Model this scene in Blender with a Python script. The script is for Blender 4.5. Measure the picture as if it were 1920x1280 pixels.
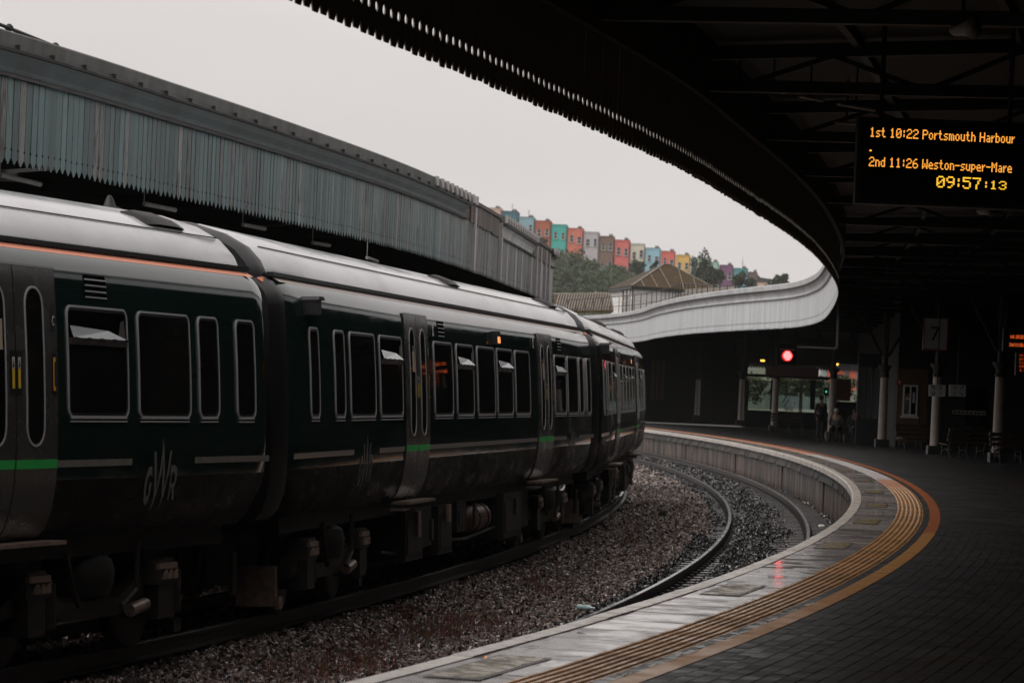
import bpy, bmesh, math, random
import numpy as np
from mathutils import Matrix, Vector
R = math.radians
random.seed(7); rng = np.random.default_rng(7)
for o in list(bpy.data.objects): bpy.data.objects.remove(o)
scene = bpy.context.scene
col = scene.collection

# ------------------------------------------------------------------ camera
F, HZ, ROLL, EYE = 5970.9, 722.33, 0.04208, 2.451
cd = bpy.data.cameras.new('camera'); cam = bpy.data.objects.new('camera', cd); col.objects.link(cam)
cd.sensor_width = 36; cd.lens = F/1920*36; cd.clip_start = .5; cd.clip_end = 6000
cam.matrix_world = Matrix.Translation((0, 0, EYE)) @ Matrix.Rotation(R(90), 4, 'X') @ Matrix.Rotation(ROLL, 4, 'Z')
cd.shift_x = math.sin(ROLL)*(HZ-640)/1920; cd.shift_y = math.cos(ROLL)*(HZ-640)/1920
cd.dof.use_dof = True; cd.dof.focus_distance = 36; cd.dof.aperture_fstop = 6.5
scene.camera = cam
# ------------------------------------------------------------------ sky, sun, exposure
w = bpy.data.worlds.new('World'); scene.world = w; w.use_nodes = True
nt = w.node_tree; bg = nt.nodes['Background']
sky = nt.nodes.new('ShaderNodeTexSky'); sky.sky_type = 'NISHITA'; sky.sun_disc = False
SUN_EL, SUN_AZ = R(50), R(-125)
sky.sun_elevation = SUN_EL; sky.sun_rotation = SUN_AZ; sky.dust_density = 4; sky.air_density = 1.2
hs = nt.nodes.new('ShaderNodeHueSaturation'); hs.inputs['Saturation'].default_value = .08
nt.links.new(sky.outputs[0], hs.inputs['Color'])
mx = nt.nodes.new('ShaderNodeMix'); mx.data_type = 'RGBA'; mx.inputs['Factor'].default_value = .90
nt.links.new(hs.outputs[0], mx.inputs['A']); mx.inputs['B'].default_value = (5.3, 5.03, 4.93, 1)   # the even cloud layer
tcw = nt.nodes.new('ShaderNodeTexCoord'); mpw = nt.nodes.new('ShaderNodeMapping'); mpw.inputs['Scale'].default_value = (1, 1, 3.2)
nzw = nt.nodes.new('ShaderNodeTexNoise'); nzw.inputs['Scale'].default_value = 3.2; nzw.inputs['Detail'].default_value = 4
crw = nt.nodes.new('ShaderNodeMix'); crw.data_type = 'RGBA'; crw.inputs['A'].default_value = (4.2, 3.88, 3.86, 1); crw.inputs['B'].default_value = (5.7, 5.5, 5.33, 1)   # faint cloud structure everywhere
nt.links.new(tcw.outputs['Generated'], mpw.inputs[0]); nt.links.new(mpw.outputs[0], nzw.inputs['Vector']); nt.links.new(nzw.outputs['Fac'], crw.inputs['Factor']); nt.links.new(crw.outputs['Result'], mx.inputs['B'])
nt.links.new(mx.outputs['Result'], bg.inputs['Color']); bg.inputs['Strength'].default_value = .1
sl = bpy.data.lights.new('sun', 'SUN'); sl.energy = 1.5; sl.angle = R(40); sl.color = (1, .97, .93)
so = bpy.data.objects.new('sun', sl); col.objects.link(so)
sd = Vector((math.sin(SUN_AZ)*math.cos(SUN_EL), math.cos(SUN_AZ)*math.cos(SUN_EL), math.sin(SUN_EL)))
so.rotation_euler = sd.to_track_quat('Z', 'Y').to_euler()
scene.view_settings.view_transform = 'Standard'; scene.view_settings.look = 'None'
scene.view_settings.exposure = .65; scene.view_settings.gamma = 1; scene.view_settings.use_curve_mapping = False

# ------------------------------------------------------------------ helpers
def unproj(px, py, Y):
    c, s = math.cos(ROLL), math.sin(ROLL); a, b = px-960, py-640
    u = c*a+s*b; v = -s*a+c*b-(HZ-640)
    return Vector((u/F*Y, Y, EYE-v/F*Y))
def tag(o, label=None, cat=None, group=None, kind=None):
    if label: o['label'] = label
    if cat: o['category'] = cat
    if group: o['group'] = group
    if kind: o['kind'] = kind
    return o
def empty(name, loc=(0,0,0), rz=0, label=None, cat=None, group=None):
    o = bpy.data.objects.new(name, None); col.objects.link(o); o.location = loc; o.rotation_euler[2] = rz
    o.empty_display_size = .2
    return tag(o, label, cat, group)
def copy_tree(o, parent=None):
    c = o.copy(); col.objects.link(c); c.parent = parent
    for ch in o.children: copy_tree(ch, c)
    return c
class MB:
    def __init__(s): s.v = []; s.f = []; s.m = []
    def add(s, v, f, mi=0):
        n = len(s.v); s.v += [tuple(p) for p in v]; s.f += [tuple(i+n for i in q) for q in f]; s.m += [mi]*len(f); return s
    def box(s, x0, x1, y0, y1, z0, z1, mi=0):
        return s.add([(x0,y0,z0),(x1,y0,z0),(x1,y1,z0),(x0,y1,z0),(x0,y0,z1),(x1,y0,z1),(x1,y1,z1),(x0,y1,z1)],
                     [(0,3,2,1),(4,5,6,7),(0,1,5,4),(1,2,6,5),(2,3,7,6),(3,0,4,7)], mi)
    def bar(s, a, b, w, h, up=(0,0,1), mi=0):
        a, b = Vector(a), Vector(b); d = (b-a).normalized(); u = Vector(up)
        if abs(d.dot(u)) > .99: u = Vector((1,0,0))
        x = d.cross(u).normalized()*w/2; z = x.cross(d).normalized()*h/2
        return s.add([a-x-z,a+x-z,a+x+z,a-x+z,b-x-z,b+x-z,b+x+z,b-x+z],
                     [(0,1,2,3),(7,6,5,4),(0,4,5,1),(1,5,6,2),(2,6,7,3),(3,7,4,0)], mi)
    def cyl(s, a, b, r0, r1=None, n=12, mi=0):
        r1 = r0 if r1 is None else r1
        a, b = Vector(a), Vector(b); d = (b-a).normalized(); u = Vector((0,0,1)) if abs(d.z) < .9 else Vector((1,0,0))
        x = d.cross(u).normalized(); y = d.cross(x)
        V = []
        for k in range(n):
            t = 2*math.pi*k/n; e = x*math.cos(t)+y*math.sin(t); V += [a+e*r0, b+e*r1]
        Fc = [(2*k, 2*k+1, (2*k+3)%(2*n), (2*k+2)%(2*n)) for k in range(n)]
        Fc += [tuple(range(0, 2*n, 2))[::-1], tuple(range(1, 2*n, 2))]
        return s.add(V, [q[::-1] for q in Fc], mi)
    def tube(s, pts, r, n=6, mi=0):
        for a, b in zip(pts[:-1], pts[1:]): s.cyl(a, b, r, r, n, mi)
        return s
    def lathe(s, prof, c=(0,0,0), n=16, mi=0):
        V = []; Fc = []
        for r, z in prof:
            for k in range(n):
                t = 2*math.pi*k/n; V.append((c[0]+r*math.cos(t), c[1]+r*math.sin(t), c[2]+z))
        for i in range(len(prof)-1):
            for k in range(n):
                Fc.append((i*n+k, i*n+(k+1)%n, (i+1)*n+(k+1)%n, (i+1)*n+k))
        Fc += [tuple(range(n))[::-1], tuple((len(prof)-1)*n+k for k in range(n))]
        return s.add(V, Fc, mi)
    def prism(s, poly, a0, a1, axis='y', mi=0):     # poly in the plane, extruded along axis
        f = {'y': lambda p, t: (p[0], t, p[1]), 'x': lambda p, t: (t, p[0], p[1]), 'z': lambda p, t: (p[0], p[1], t)}[axis]
        n = len(poly); V = [f(p, a0) for p in poly]+[f(p, a1) for p in poly]
        Fc = [tuple(range(n)), tuple(range(2*n-1, n-1, -1))]+[(k, k+n, (k+1)%n+n, (k+1)%n) for k in range(n)]
        return s.add(V, Fc, mi)
    def mesh(s, name, mats, smooth=False):
        me = bpy.data.meshes.new(name); me.from_pydata(s.v, [], s.f)
        for m in (mats if isinstance(mats, (list, tuple)) else [mats]): me.materials.append(m)
        if isinstance(mats, (list, tuple)) and len(mats) > 1: me.polygons.foreach_set('material_index', s.m)
        bm = bmesh.new(); bm.from_mesh(me); bmesh.ops.recalc_face_normals(bm, faces=bm.faces); bm.to_mesh(me); bm.free()
        if smooth: me.shade_smooth(); 
        me.update(); return me
    def build(s, name, mats, parent=None, smooth=False, loc=None):
        return inst(name, s.mesh(name, mats, smooth), parent, loc)
def inst(name, me, parent=None, loc=None, rz=None):
    o = bpy.data.objects.new(name, me); col.objects.link(o); o.parent = parent
    if loc is not None: o.location = loc
    if rz is not None: o.rotation_euler[2] = rz
    return o
def auto_smooth(o, ang=35):
    o.data.shade_smooth(); o.data.set_sharp_from_angle(angle=R(ang)); return o
def resample(P, step):
    P = np.array(P, float); d = np.r_[0, np.cumsum(np.hypot(*np.diff(P, axis=0).T))]
    t = np.arange(0, d[-1], step); return np.stack([np.interp(t, d, P[:,0]), np.interp(t, d, P[:,1])], 1)
def spline(C, step):
    C = np.array(C, float); C = np.vstack([2*C[0]-C[1], C, 2*C[-1]-C[-2]]); out = []
    for i in range(1, len(C)-2):
        a, b, c, d = C[i-1:i+3]
        for t in np.linspace(0, 1, 20, endpoint=False):
            out.append(.5*((2*b)+(c-a)*t+(2*a-5*b+4*c-d)*t*t+(3*b-a-3*c+d)*t**3))
    out.append(C[-2]); P = resample(out, .25)
    k = np.ones(25)/25                                                       # soften the joints
    Q = np.stack([np.convolve(np.pad(P[:,i], 12, mode='reflect', reflect_type='odd'), k, 'valid') for i in (0, 1)], 1)
    return resample(Q, step)
def normals(P):
    d = np.gradient(P, axis=0); d /= np.linalg.norm(d, axis=1)[:,None]
    return d, np.stack([d[:,1], -d[:,0]], 1)                                 # tangent, right-hand normal
def offset(P, o):
    return P+normals(P)[1]*(np.asarray(o)[...,None] if np.ndim(o) else o)
def sweep(P, prof, closed=False, mb=None, mi=0):
    d, n = normals(P); mb = mb or MB(); m = len(prof); V = []
    for q, nn in zip(P, n):
        for o, z in prof: V.append((q[0]+nn[0]*o, q[1]+nn[1]*o, z))
    Fc = []
    for i in range(len(P)-1):
        for k in range(m if closed else m-1):
            Fc.append((i*m+k, i*m+(k+1)%m, (i+1)*m+(k+1)%m, (i+1)*m+k))
    if closed: Fc += [tuple(range(m)), tuple((len(P)-1)*m+k for k in range(m))[::-1]]
    return mb.add(V, Fc, mi)
def xat(P, Y): return float(np.interp(Y, P[:,1], P[:,0]))

# ------------------------------------------------------------------ materials
def srgb(r, g, b):
    f = lambda c: c/12.92 if c <= .04045 else ((c+.055)/1.055)**2.4
    return (f(r/255), f(g/255), f(b/255), 1)
def M(name, c, rough=.6, metal=0, c2=None, scale=6, stretch=(1,1,1), lo=.4, hi=.65, bump=0, bscale=None, coat=0, rrange=None, rand=0, emit=None, estr=1, spec=None, detail=5, c3=None, s3=2, lo3=.55, hi3=.7):
    m = bpy.data.materials.new(name); m.use_nodes = True; n = m.node_tree.nodes; L = m.node_tree.links; b = n['Principled BSDF']
    c = tuple(c)[:3]+(1,); b.inputs['Base Color'].default_value = c; b.inputs['Roughness'].default_value = rough; b.inputs['Metallic'].default_value = metal
    if spec is not None: b.inputs['Specular IOR Level'].default_value = spec
    if coat: b.inputs['Coat Weight'].default_value = coat; b.inputs['Coat Roughness'].default_value = .06
    src = None
    tc = n.new('ShaderNodeTexCoord'); mp = n.new('ShaderNodeMapping'); L.new(tc.outputs['Object'], mp.inputs[0]); mp.inputs['Scale'].default_value = stretch
    oi = n.new('ShaderNodeObjectInfo')
    if rand:
        ad = n.new('ShaderNodeVectorMath'); ad.operation = 'ADD'; sc = n.new('ShaderNodeMath'); sc.operation = 'MULTIPLY'; sc.inputs[1].default_value = 37
        L.new(oi.outputs['Random'], sc.inputs[0]); L.new(mp.outputs[0], ad.inputs[0]); L.new(sc.outputs[0], ad.inputs[1]); vec = ad.outputs[0]
    else: vec = mp.outputs[0]
    if c2 is not None or rrange:
        no = n.new('ShaderNodeTexNoise'); no.inputs['Scale'].default_value = scale; no.inputs['Detail'].default_value = detail; no.inputs['Roughness'].default_value = .62; L.new(vec, no.inputs['Vector'])
        mr = n.new('ShaderNodeMapRange'); mr.inputs['From Min'].default_value = lo; mr.inputs['From Max'].default_value = hi; L.new(no.outputs['Fac'], mr.inputs['Value'])
        if c2 is not None:
            x = n.new('ShaderNodeMix'); x.data_type = 'RGBA'; x.inputs['A'].default_value = c; x.inputs['B'].default_value = tuple(c2)[:3]+(1,)
            L.new(mr.outputs[0], x.inputs['Factor']); src = x.outputs['Result']
        if rrange:
            m2 = n.new('ShaderNodeMapRange'); m2.inputs['To Min'].default_value, m2.inputs['To Max'].default_value = rrange
            m2.inputs['From Min'].default_value = lo; m2.inputs['From Max'].default_value = hi
            L.new(no.outputs['Fac'], m2.inputs['Value']); L.new(m2.outputs[0], b.inputs['Roughness'])
    if c3 is not None:
        no = n.new('ShaderNodeTexNoise'); no.inputs['Scale'].default_value = s3; no.inputs['Detail'].default_value = 6; no.inputs['Roughness'].default_value = .7; L.new(vec, no.inputs['Vector'])
        mr = n.new('ShaderNodeMapRange'); mr.inputs['From Min'].default_value = lo3; mr.inputs['From Max'].default_value = hi3; L.new(no.outputs['Fac'], mr.inputs['Value'])
        x = n.new('ShaderNodeMix'); x.data_type = 'RGBA'; x.inputs['A'].default_value = c; x.inputs['B'].default_value = tuple(c3)[:3]+(1,)
        if src: L.new(src, x.inputs['A'])
        L.new(mr.outputs[0], x.inputs['Factor']); src = x.outputs['Result']
    if rand:
        h = n.new('ShaderNodeHueSaturation'); mr = n.new('ShaderNodeMapRange'); mr.inputs['To Min'].default_value = 1-rand; mr.inputs['To Max'].default_value = 1+rand
        L.new(oi.outputs['Random'], mr.inputs['Value']); L.new(mr.outputs[0], h.inputs['Value']); h.inputs['Color'].default_value = c
        if src: L.new(src, h.inputs['Color'])
        src = h.outputs[0]
    if src: L.new(src, b.inputs['Base Color'])
    if bump:
        nb = n.new('ShaderNodeTexNoise'); nb.inputs['Scale'].default_value = bscale or scale*3; nb.inputs['Detail'].default_value = 4; L.new(vec, nb.inputs['Vector'])
        bp = n.new('ShaderNodeBump'); bp.inputs['Strength'].default_value = bump; bp.inputs['Distance'].default_value = .02; L.new(nb.outputs['Fac'], bp.inputs['Height']); L.new(bp.outputs[0], b.inputs['Normal'])
    if emit: b.inputs['Emission Color'].default_value = tuple(emit)[:3]+(1,); b.inputs['Emission Strength'].default_value = estr
    return m
m_green = M('carriage_green', (.007,.020,.0175), .1, c2=(.011,.022,.019), scale=2.2, stretch=(.6,1,2.2), rrange=(.045,.13), bump=.012, bscale=1.5, c3=(.03,.027,.023), s3=1.6, lo3=.62, hi3=.85)
m_roof = M('carriage_roof', (.62,.62,.64), .2, c2=(.50,.49,.50), scale=1.3, stretch=(.4,1,1), rrange=(.08,.22), bump=.05, bscale=60, c3=(.30,.27,.26), s3=.9, lo3=.6, hi3=.85)
m_skirt = M('dirty_lower_panel', (.003,.004,.0037), .45, c2=(.007,.006,.0052), scale=2.5, stretch=(.7,1,1.5), rrange=(.25,.5), spec=.07, bump=.06, bscale=30)
m_black = M('black_rubber', (.008,.008,.009), .38)
m_door = M('door_grey', (.05,.047,.044), .3, c2=(.06,.056,.052), scale=2, rrange=(.22,.34))
m_alu = M('window_trim', (.50,.50,.50), .35, metal=.2)
m_glass = M('tinted_glass', (.006,.0065,.007), .04, c2=(.016,.0145,.013), scale=1.1, rrange=(.01,.05), spec=.6, bump=.02, bscale=.9)
m_hop = M('hopper_flap', (.34,.36,.38), .12, metal=.25)
m_void = M('open_dark_interior', (.004,.004,.004), .95, spec=0)
m_stripe = M('grey_stripe', (.24,.22,.20), .3, c2=(.16,.14,.13), scale=5, coat=.3)
m_doorgreen = M('door_band_green', (.03,.52,.10), .4)
m_coral = M('cantrail_coral', (.90,.33,.20), .45)
m_coralglare = M('cantrail_glare', (.42,.34,.30), .35)  # paler coral, glare on the farther carriages put into the colour
m_logo = M('logo_silver', (.15,.142,.13), .4)
m_under = M('underframe_dirt', (.005,.0045,.004), .6, c2=(.012,.010,.008), scale=5, bump=.15)
m_bogie = M('bogie_brown', (.009,.007,.006), .5, c2=(.028,.019,.014), scale=6, bump=.15)
m_tank = M('tank_redbrown', (.12,.045,.03), .42, c2=(.06,.03,.022), scale=6)
m_step = M('step_tread', (.26,.18,.14), .35, c2=(.12,.085,.07), scale=9)
m_yellow = M('label_yellow', (.72,.50,.03), .4); m_white = M('label_white', (.62,.60,.56), .4)
m_lampglow = M('orange_lamp', (.5,.12,.03), .3, emit=(1,.28,.08), estr=1.3)
m_lampred = M('red_lamp', (.2,.01,.01), .3)
m_rail = M('rail_steel', (.018,.013,.011), .5, c2=(.010,.008,.007), scale=8)
m_railtop = M('rail_head', (.62,.62,.63), .18, metal=.85, rrange=(.10,.22), scale=10)
m_sleeper = M('wet_sleeper', (.06,.056,.053), .3, c2=(.028,.026,.025), scale=6, rrange=(.18,.5), rand=.2, bump=.2)
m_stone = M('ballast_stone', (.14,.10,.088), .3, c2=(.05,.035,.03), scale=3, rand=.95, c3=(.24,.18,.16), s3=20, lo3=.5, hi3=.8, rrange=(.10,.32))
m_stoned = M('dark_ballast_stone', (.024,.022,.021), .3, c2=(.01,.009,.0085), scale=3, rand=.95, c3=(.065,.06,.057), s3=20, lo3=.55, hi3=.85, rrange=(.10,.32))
m_dirt = M('ballast_dirt', (.012,.01,.009), .85, c2=(.022,.017,.015), scale=9, bump=.8, bscale=40)
m_nose = M('worn_white_nosing', (.52,.475,.43), .35, c2=(.30,.255,.22), scale=7, rrange=(.2,.5), rand=.10, bump=.15, c3=(.18,.15,.13), s3=9, lo3=.62, hi3=.72)
m_slab = M('wet_coping_slab', (.44,.40,.38), .1, c2=(.11,.088,.08), scale=2.1, stretch=(1,1,1), rrange=(.02,.32), lo=.42, hi=.62, rand=.3)
m_tact = M('tactile_ochre', (.47,.245,.10), .42, c2=(.28,.145,.065), scale=3, rand=.2, rrange=(.25,.5))
m_tactred = M('tactile_orange', (.36,.13,.05), .42, c2=(.24,.09,.04), scale=5, rand=.12)
m_tactgrey = M('tactile_grey', (.36,.33,.31), .35, c2=(.2,.18,.17), scale=5, rand=.12)
m_line = M('platform_line_ochre', (.45,.21,.065), .42, c2=(.33,.15,.05), scale=3, rrange=(.3,.5), c3=(.12,.07,.04), s3=6, lo3=.66, hi3=.76)
m_line2 = M('platform_line_orange', (.37,.105,.035), .42, c2=(.27,.085,.035), scale=3, rrange=(.3,.5))
m_gap = M('bedding_strip', (.05,.048,.047), .45, c2=(.03,.03,.03), scale=8, rrange=(.25,.6))
m_flake = M('white_paint_remnant', (.62,.59,.54), .5)
m_paver = M('dark_paver', (.036,.035,.035), .5, c2=(.022,.0215,.0215), scale=1.6, rrange=(.36,.62), rand=.18, bump=.1, c3=(.05,.047,.045), s3=.5, lo3=.55, hi3=.75)
m_patch = M('ochre_panel', (.22,.15,.055), .35, c2=(.08,.065,.045), scale=7, lo=.42, hi=.56, rrange=(.2,.5))
m_patchd = M('panel_border', (.05,.045,.045), .4)
m_wall = M('stained_platform_wall', (.11,.068,.048), .55, c2=(.022,.017,.015), scale=1.9, stretch=(1,1,.25), lo=.38, hi=.56, rrange=(.35,.6), rand=.2, bump=.25, c3=(.035,.03,.03), s3=2.6, lo3=.5, hi3=.66)
m_course = M('dark_course', (.045,.038,.033), .6, c2=(.014,.013,.012), scale=4, bump=.4, rand=.25)  # dark blotchy brown for the course below the nosing
m_teal = M('weathered_teal_board', (.082,.142,.145), .5, c2=(.055,.088,.09), scale=2.2, stretch=(2,2,.35), lo=.3, hi=.7, rand=.32, bump=.2, c3=(.03,.03,.028), s3=5, lo3=.585, hi3=.65)
m_tealgrey = M('weathered_grey_board', (.20,.205,.20), .55, c2=(.10,.115,.115), scale=3, stretch=(2,2,.3), lo=.35, hi=.6, rand=.25, bump=.25, c3=(.035,.03,.028), s3=5, lo3=.52, hi3=.6)
m_rustwood = M('bare_brown_board', (.10,.075,.06), .65, c2=(.05,.038,.032), scale=4, stretch=(2,2,.3), rand=.4, c3=(.25,.22,.2), s3=5, lo3=.58, hi3=.68)
m_palepost = M('faded_white_post', (.40,.38,.38), .5, c2=(.24,.22,.22), scale=3, stretch=(1,1,.3))
m_coving = M('blue_grey_coving', (.058,.085,.09), .5, c2=(.033,.044,.047), scale=1.2, stretch=(1,1,.6), c3=(.025,.025,.024), s3=2.5, lo3=.58, hi3=.74)
m_lead = M('stained_gutter', (.10,.104,.097), .55, c2=(.045,.048,.042), scale=2.2, stretch=(1,1,.4), c3=(.045,.055,.02), s3=3, lo3=.6, hi3=.75)
m_ledge = M('dark_ledge', (.022,.022,.022), .5, c2=(.05,.05,.045), scale=4)
m_pale = M('pale_grey_board', (.58,.59,.61), .45, c2=(.40,.41,.42), scale=1.8, stretch=(2.2,2.2,.16), lo=.38, hi=.68, rand=.10, c3=(.26,.25,.24), s3=3.2, lo3=.60, hi3=.72)
m_palecov = M('pale_grey_coving', (.56,.57,.58), .5, c2=(.42,.42,.42), scale=1.5, stretch=(1,1,.5))
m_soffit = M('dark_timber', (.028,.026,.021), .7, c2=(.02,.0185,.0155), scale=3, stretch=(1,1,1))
m_backshade = M('shaded_board_back', (.13,.12,.095), .75, c2=(.11,.10,.08), scale=3)  # dark brown puts shade into the inward faces of the near canopy boards
m_iron = M('dark_iron', (.020,.019,.017), .6, c2=(.026,.024,.021), scale=5)
m_pipe = M('pale_conduit', (.42,.39,.36), .4)
m_batten = M('batten_white', (.75,.72,.68), .4)
m_column = M('cream_column', (.40,.33,.285), .42, c2=(.33,.27,.23), scale=3)
m_base = M('dark_plinth', (.02,.02,.02), .5)
m_screen = M('display_black', (.018,.0175,.016), .6)
m_led = M('amber_led', (.3,.1,.01), .4, emit=(1,.38,.05), estr=.85)
m_ledy = M('yellow_led', (.3,.2,.01), .4, emit=(1,.55,.04), estr=.8)
m_ledr = M('orange_led', (.3,.05,.01), .4, emit=(1,.16,.03), estr=.75)
m_red = M('signal_red', (.4,.02,.02), .4, emit=(1,.09,.09), estr=5)
m_redhood = M('signal_red_rim', (.3,.01,.01), .3, emit=(1,.01,.015), estr=.3)

# ------------------------------------------------------------------ track and platform lines
S = np.arange(-62, 116, .5)
def clothoid(k0, k1, k2, th, x0, y0, s):
    k = k0+k1*s+k2*s*s*1e-2; c = np.r_[0, np.cumsum((k[1:]+k[:-1])/2*.5)]; i0 = int(np.argmin(abs(s)))
    a = th-(c-c[i0]); dx, dy = np.sin(a), np.cos(a)
    X = np.r_[0, np.cumsum((dx[1:]+dx[:-1])/2*.5)]; Y = np.r_[0, np.cumsum((dy[1:]+dy[:-1])/2*.5)]
    return np.stack([X+x0-X[i0], Y+y0-Y[i0]], 1)
CANT = .0435
TS = np.arange(-45, 62, .5)
TRAIN = clothoid(.005704, -.00019728, .00032648, .20977, -3.5294, 30.4478, TS)
NEAR = clothoid(.003764, -5.6175e-5, 5.8087e-5, .135652, 3.31707, 45., S)
EDGE = offset(NEAR, 1.5-.00561*S)
ZP = .90
CANOPY = spline([(-18.2,-32),(-13.2,-20),(-9.4,-10),(-6.3,0),(-3.95,8),(-2.35,14.2),(-1.25,19.4),(-.66,21.7),(.09,24.9),(.62,27.2),(1.08,28.9),(1.77,32.3),(2.69,37.5),(3.70,43.2),(4.91,51.2),(6.42,63.2),(7.45,73.9),(8.60,88),(8.95,95.5),(8.83,101.7),(7.86,107.6),(6.68,117.9),(5.98,130),(5.75,141.2),(4.9,152),(3.4,160),(1.0,170),(-3,182),(-9,196),(-17,210),(-27,224)], .18)
LCAN = spline([(-16.5,8),(-12.2,18),(-8.6,26),(-5.66,34.7),(-4.95,38.1),(-4.05,42.2),(-2.98,47.8),(-2.30,51.5),(-1.58,56.3),(-.89,62.3),(-.05,71.5),(1.02,84.5)], .18)

def ground_and_tracks():
    g = MB().add([(-3000,-600,-.6),(3000,-600,-.6),(3000,4000,-.6),(-3000,4000,-.6)], [(0,1,2,3)]).build('ground', m_dirt); tag(g, kind='structure')
    # ballast bed between the platforms
    Ys = np.arange(-14, 150, .5); V = []; Fc = []; nx = 30
    for Y in Ys:
        xb = xat(EDGE, Y)+.1; xa = xb-8.6
        for i in range(nx+1):
            x = xa+(xb-xa)*i/nx; dn = abs(x-xat(NEAR, Y)); V.append((x, Y, -.205+.035*math.sin(i*1.7+Y*.9)*math.sin(Y*.37+i)+(.02 if dn < .5 else 0)-.06*max(0, min(1, (1.25-dn)/.35, (dn-.45)/.2))))
    for j in range(len(Ys)-1):
        for i in range(nx): Fc.append((j*(nx+1)+i, j*(nx+1)+i+1, (j+1)*(nx+1)+i+1, (j+1)*(nx+1)+i))
    bed = MB().add(V, Fc).build('ballast_bed', m_dirt); tag(bed, kind='structure')
    me = bed.data
    # loose stones scattered over the bed
    for name, y0, y1, dens, sc in (('ballast_stones', 14, 50, 330, .038), ('ballast_stones', 50, 82, 190, .046), ('ballast_stones', 82, 149, 80, .058)):
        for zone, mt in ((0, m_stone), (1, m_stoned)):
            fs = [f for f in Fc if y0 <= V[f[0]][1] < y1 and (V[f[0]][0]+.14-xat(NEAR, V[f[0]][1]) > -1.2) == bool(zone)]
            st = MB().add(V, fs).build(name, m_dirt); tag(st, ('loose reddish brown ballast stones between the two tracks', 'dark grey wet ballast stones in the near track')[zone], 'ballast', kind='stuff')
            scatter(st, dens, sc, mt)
    # rails and sleepers
    rp = [(-.07,-.16),(.07,-.16),(.07,-.145),(.012,-.13),(.012,-.045),(.036,-.035),(.036,-.008),(.028,0),(-.028,0),(-.036,-.008),(-.036,-.035),(-.012,-.045),(-.012,-.13),(-.07,-.145)]
    for nm, C, s0 in (('railway_track', resample(NEAR[25:], .5), 0), ('railway_track', resample(TRAIN[8:], .5), 1)):
        t = empty(nm); tag(t, kind='structure')
        for sg in (-1, 1):
            z = sg*.75*CANT; P = offset(C, sg*.75)
            r = sweep(P, [(a, b+z) for a, b in rp], True).build('rail', m_rail, t)
            h = sweep(P, [(-.026, z+.0035), (.026, z+.0035)]).build('rail_head', m_railtop, r)
        C2 = resample(C, .65); d, n = normals(C2)
        sm = MB().box(-1.25, 1.25, -.125, .125, -.33, -.162).mesh('sleeper', m_sleeper)
        clip = MB().box(-.84,-.66,-.05,.05,-.162,-.125).box(.66,.84,-.05,.05,-.162,-.125).mesh('rail_chair', m_rail)
        k = 0
        for q, dd in zip(C2, d):
            if q[1] < 16 or q[1] > (110 if not s0 else 70): continue
            o = inst('sleeper', sm, t, (q[0], q[1], .012-(.07 if s0 else 0))); o.rotation_euler = (0, -CANT*1, math.atan2(dd[1], dd[0])-math.pi/2)
            c = inst('rail_chair', clip, o); k += 1
        if not s0:      # raised timber crossing the four-foot
            pass
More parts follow.
